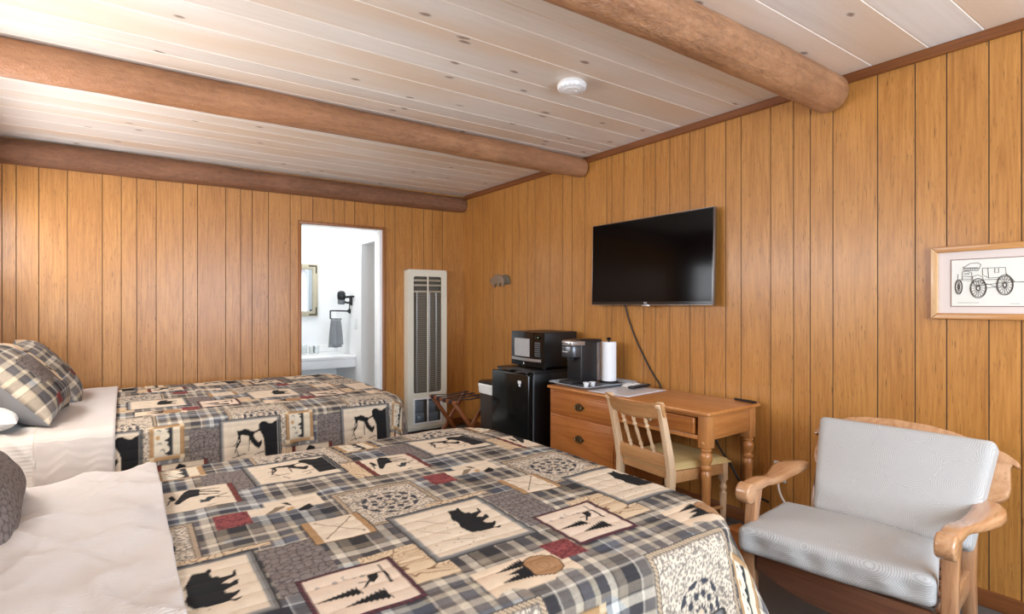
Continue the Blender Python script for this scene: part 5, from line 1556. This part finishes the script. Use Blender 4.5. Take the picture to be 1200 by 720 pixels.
def towel(u, vv):
    s = vv * 2 - 1            # over the bar: front half then back half
    L = .30 if s < 0 else .33
    dz = -abs(s) * L; off_ = (-.016 if s < 0 else .016) * min(1, abs(s) * 10)
    w = .042 + .030 * abs(s) ** .6
    x = -.142 + (u - .5) * 2 * w * .95; y = .046 - (u - .5) * 2 * w * .32 + off_ + .012 * math.sin(u * 13 + s) * abs(s)
    return (x, y, -.078 + dz + .004 * math.sin(u * 9))
m.grid(towel, 22, 40)
o = m.build('hand_towel', M['towel'], recalc=False); o.location = (2.079, 6.12, 1.225)
md = o.modifiers.new('t', 'SOLIDIFY'); md.thickness = .006; md.offset = 0
tag(o, 'grey hand towel hanging in the bathroom', 'towel')
sw = thing('outlet', 'white outlet plate on the bathroom wall below the hair dryer', 'outlet', (2.0795, 5.93, 1.085))
MB().box((-.006, -.035, -.058), (0, .035, .058), .003).build('plate', M['plate'], sw)
for dz in (-.022, .022): MB().box((-.008, -.016, dz - .014), (-.005, .016, dz + .014), .003).build('socket', M['label_white'], sw)
def tumbler(x, y, label, h=.10, r=.034):
    g = thing('drinking_glass', label, 'glass', (x, y, .7415), 0, 'glasses on the vanity counter')
    MB().lathe([(0, 0), (r * .85, 0), (r * .88, .003), (r, h), (r * .93, h), (r * .8, .010), (0, .008)], 24).build('bowl', M['glass'], g)
tumbler(1.66, 6.43, 'clear drinking glass on the vanity counter under the mirror corner')
tumbler(1.79, 6.41, 'clear drinking glass on the vanity counter nearest the hand towel', .09)
tumbler(1.73, 6.36, 'clear drinking glass on the vanity counter, middle one of three', .085)
so = thing('toiletry_pack', 'small pale green and white toiletry pack beside the drinking glasses', 'toiletries', (1.50, 6.45, .7405))
MB().box((-.045, -.02, 0), (.045, .02, .055), .006).build('carton', M['art_paper'], so)
MB().lathe([(.016, 0), (.018, .004), (.018, .06), (.008, .066), (.008, .08), (0, .081)], 16, 0, T(.07, 0, 0)).build('bottle', M['door_grey'], so)
# ---------------------------------------------------------------- light
def area(name, loc, rot, sx, sy, power, col, spread=180):
    L = bpy.data.lights.new(name, 'AREA'); L.shape = 'RECTANGLE'; L.size = sx; L.size_y = sy
    L.energy = power; L.color = col; L.spread = math.radians(spread)
    o = bpy.data.objects.new(name, L); o.location = loc; o.rotation_euler = rot; COL.objects.link(o); return o
def point(name, loc, power, col, r=.1):
    L = bpy.data.lights.new(name, 'POINT'); L.energy = power; L.color = col; L.shadow_soft_size = r
    o = bpy.data.objects.new(name, L); o.location = loc; COL.objects.link(o); return o
# daylight through the front window
area('window_daylight', ((WX0 + WX1) / 2, YF - .10, (WZ0 + WZ1) / 2), (PI/2, 0, 0), WX1 - WX0 - .02, WZ1 - WZ0 - .02, 150, (.68, .83, 1.0))
area('clerestory_fill', (XL - .08, (LW0 + LW1) / 2, (LZ0 + LZ1) / 2), (PI/2, 0, -PI/2), LW1 - LW0 - .06, LZ1 - LZ0 - .06, 66, (.94, .96, 1.0))  # even fill through the added left-wall opening
# bedside and floor lamps plus two added fill points (out of the picture)
point('ceiling_fill', (.10, -1.0, 1.50), 42, (.84, .93, 1.0), .35)  # added point behind the camera that brightens the ceiling
point('bedside_lamp', (-.52, 2.95, 1.20), 15, (1.0, .90, .76), .16)
point('near_bed_fill', (-.62, .35, 1.20), 4, (.98, .95, .92), .16)  # weak fill added at the head side of the nearer bed
point('floor_lamp', (2.72, -.05, 1.15), 6, (1.0, .78, .50), .12)
# bathroom lamp
area('bathroom_lamp', (1.55, 6.0, 2.44), (0, 0, 0), .8, .5, 14, (1.0, .99, .97))
W = bpy.data.worlds.new('world'); SC.world = W; W.use_nodes = True
bg = W.node_tree.nodes['Background']
bg.inputs[0].default_value = (.75, .86, 1.0, 1); bg.inputs[1].default_value = 1.0

# ---------------------------------------------------------------- camera
cam = bpy.data.cameras.new('camera'); co = bpy.data.objects.new('camera', cam); COL.objects.link(co)
co.location = (0, 0, 1.30); co.rotation_euler = (PI/2, 0, -math.radians(35.2))
cam.sensor_fit = 'HORIZONTAL'; cam.sensor_width = 36.0; cam.lens = 36.0 * 644.4 / 1200.0
cam.shift_y = -3.0 / 1200.0
cam.clip_start = .02
SC.camera = co
vs_ = SC.view_settings
vs_.view_transform = 'Standard'; vs_.look = 'None'; vs_.gamma = 1.0; vs_.exposure = 0.06; vs_.use_curve_mapping = False
SC.cycles.max_bounces = 8; SC.cycles.diffuse_bounces = 5
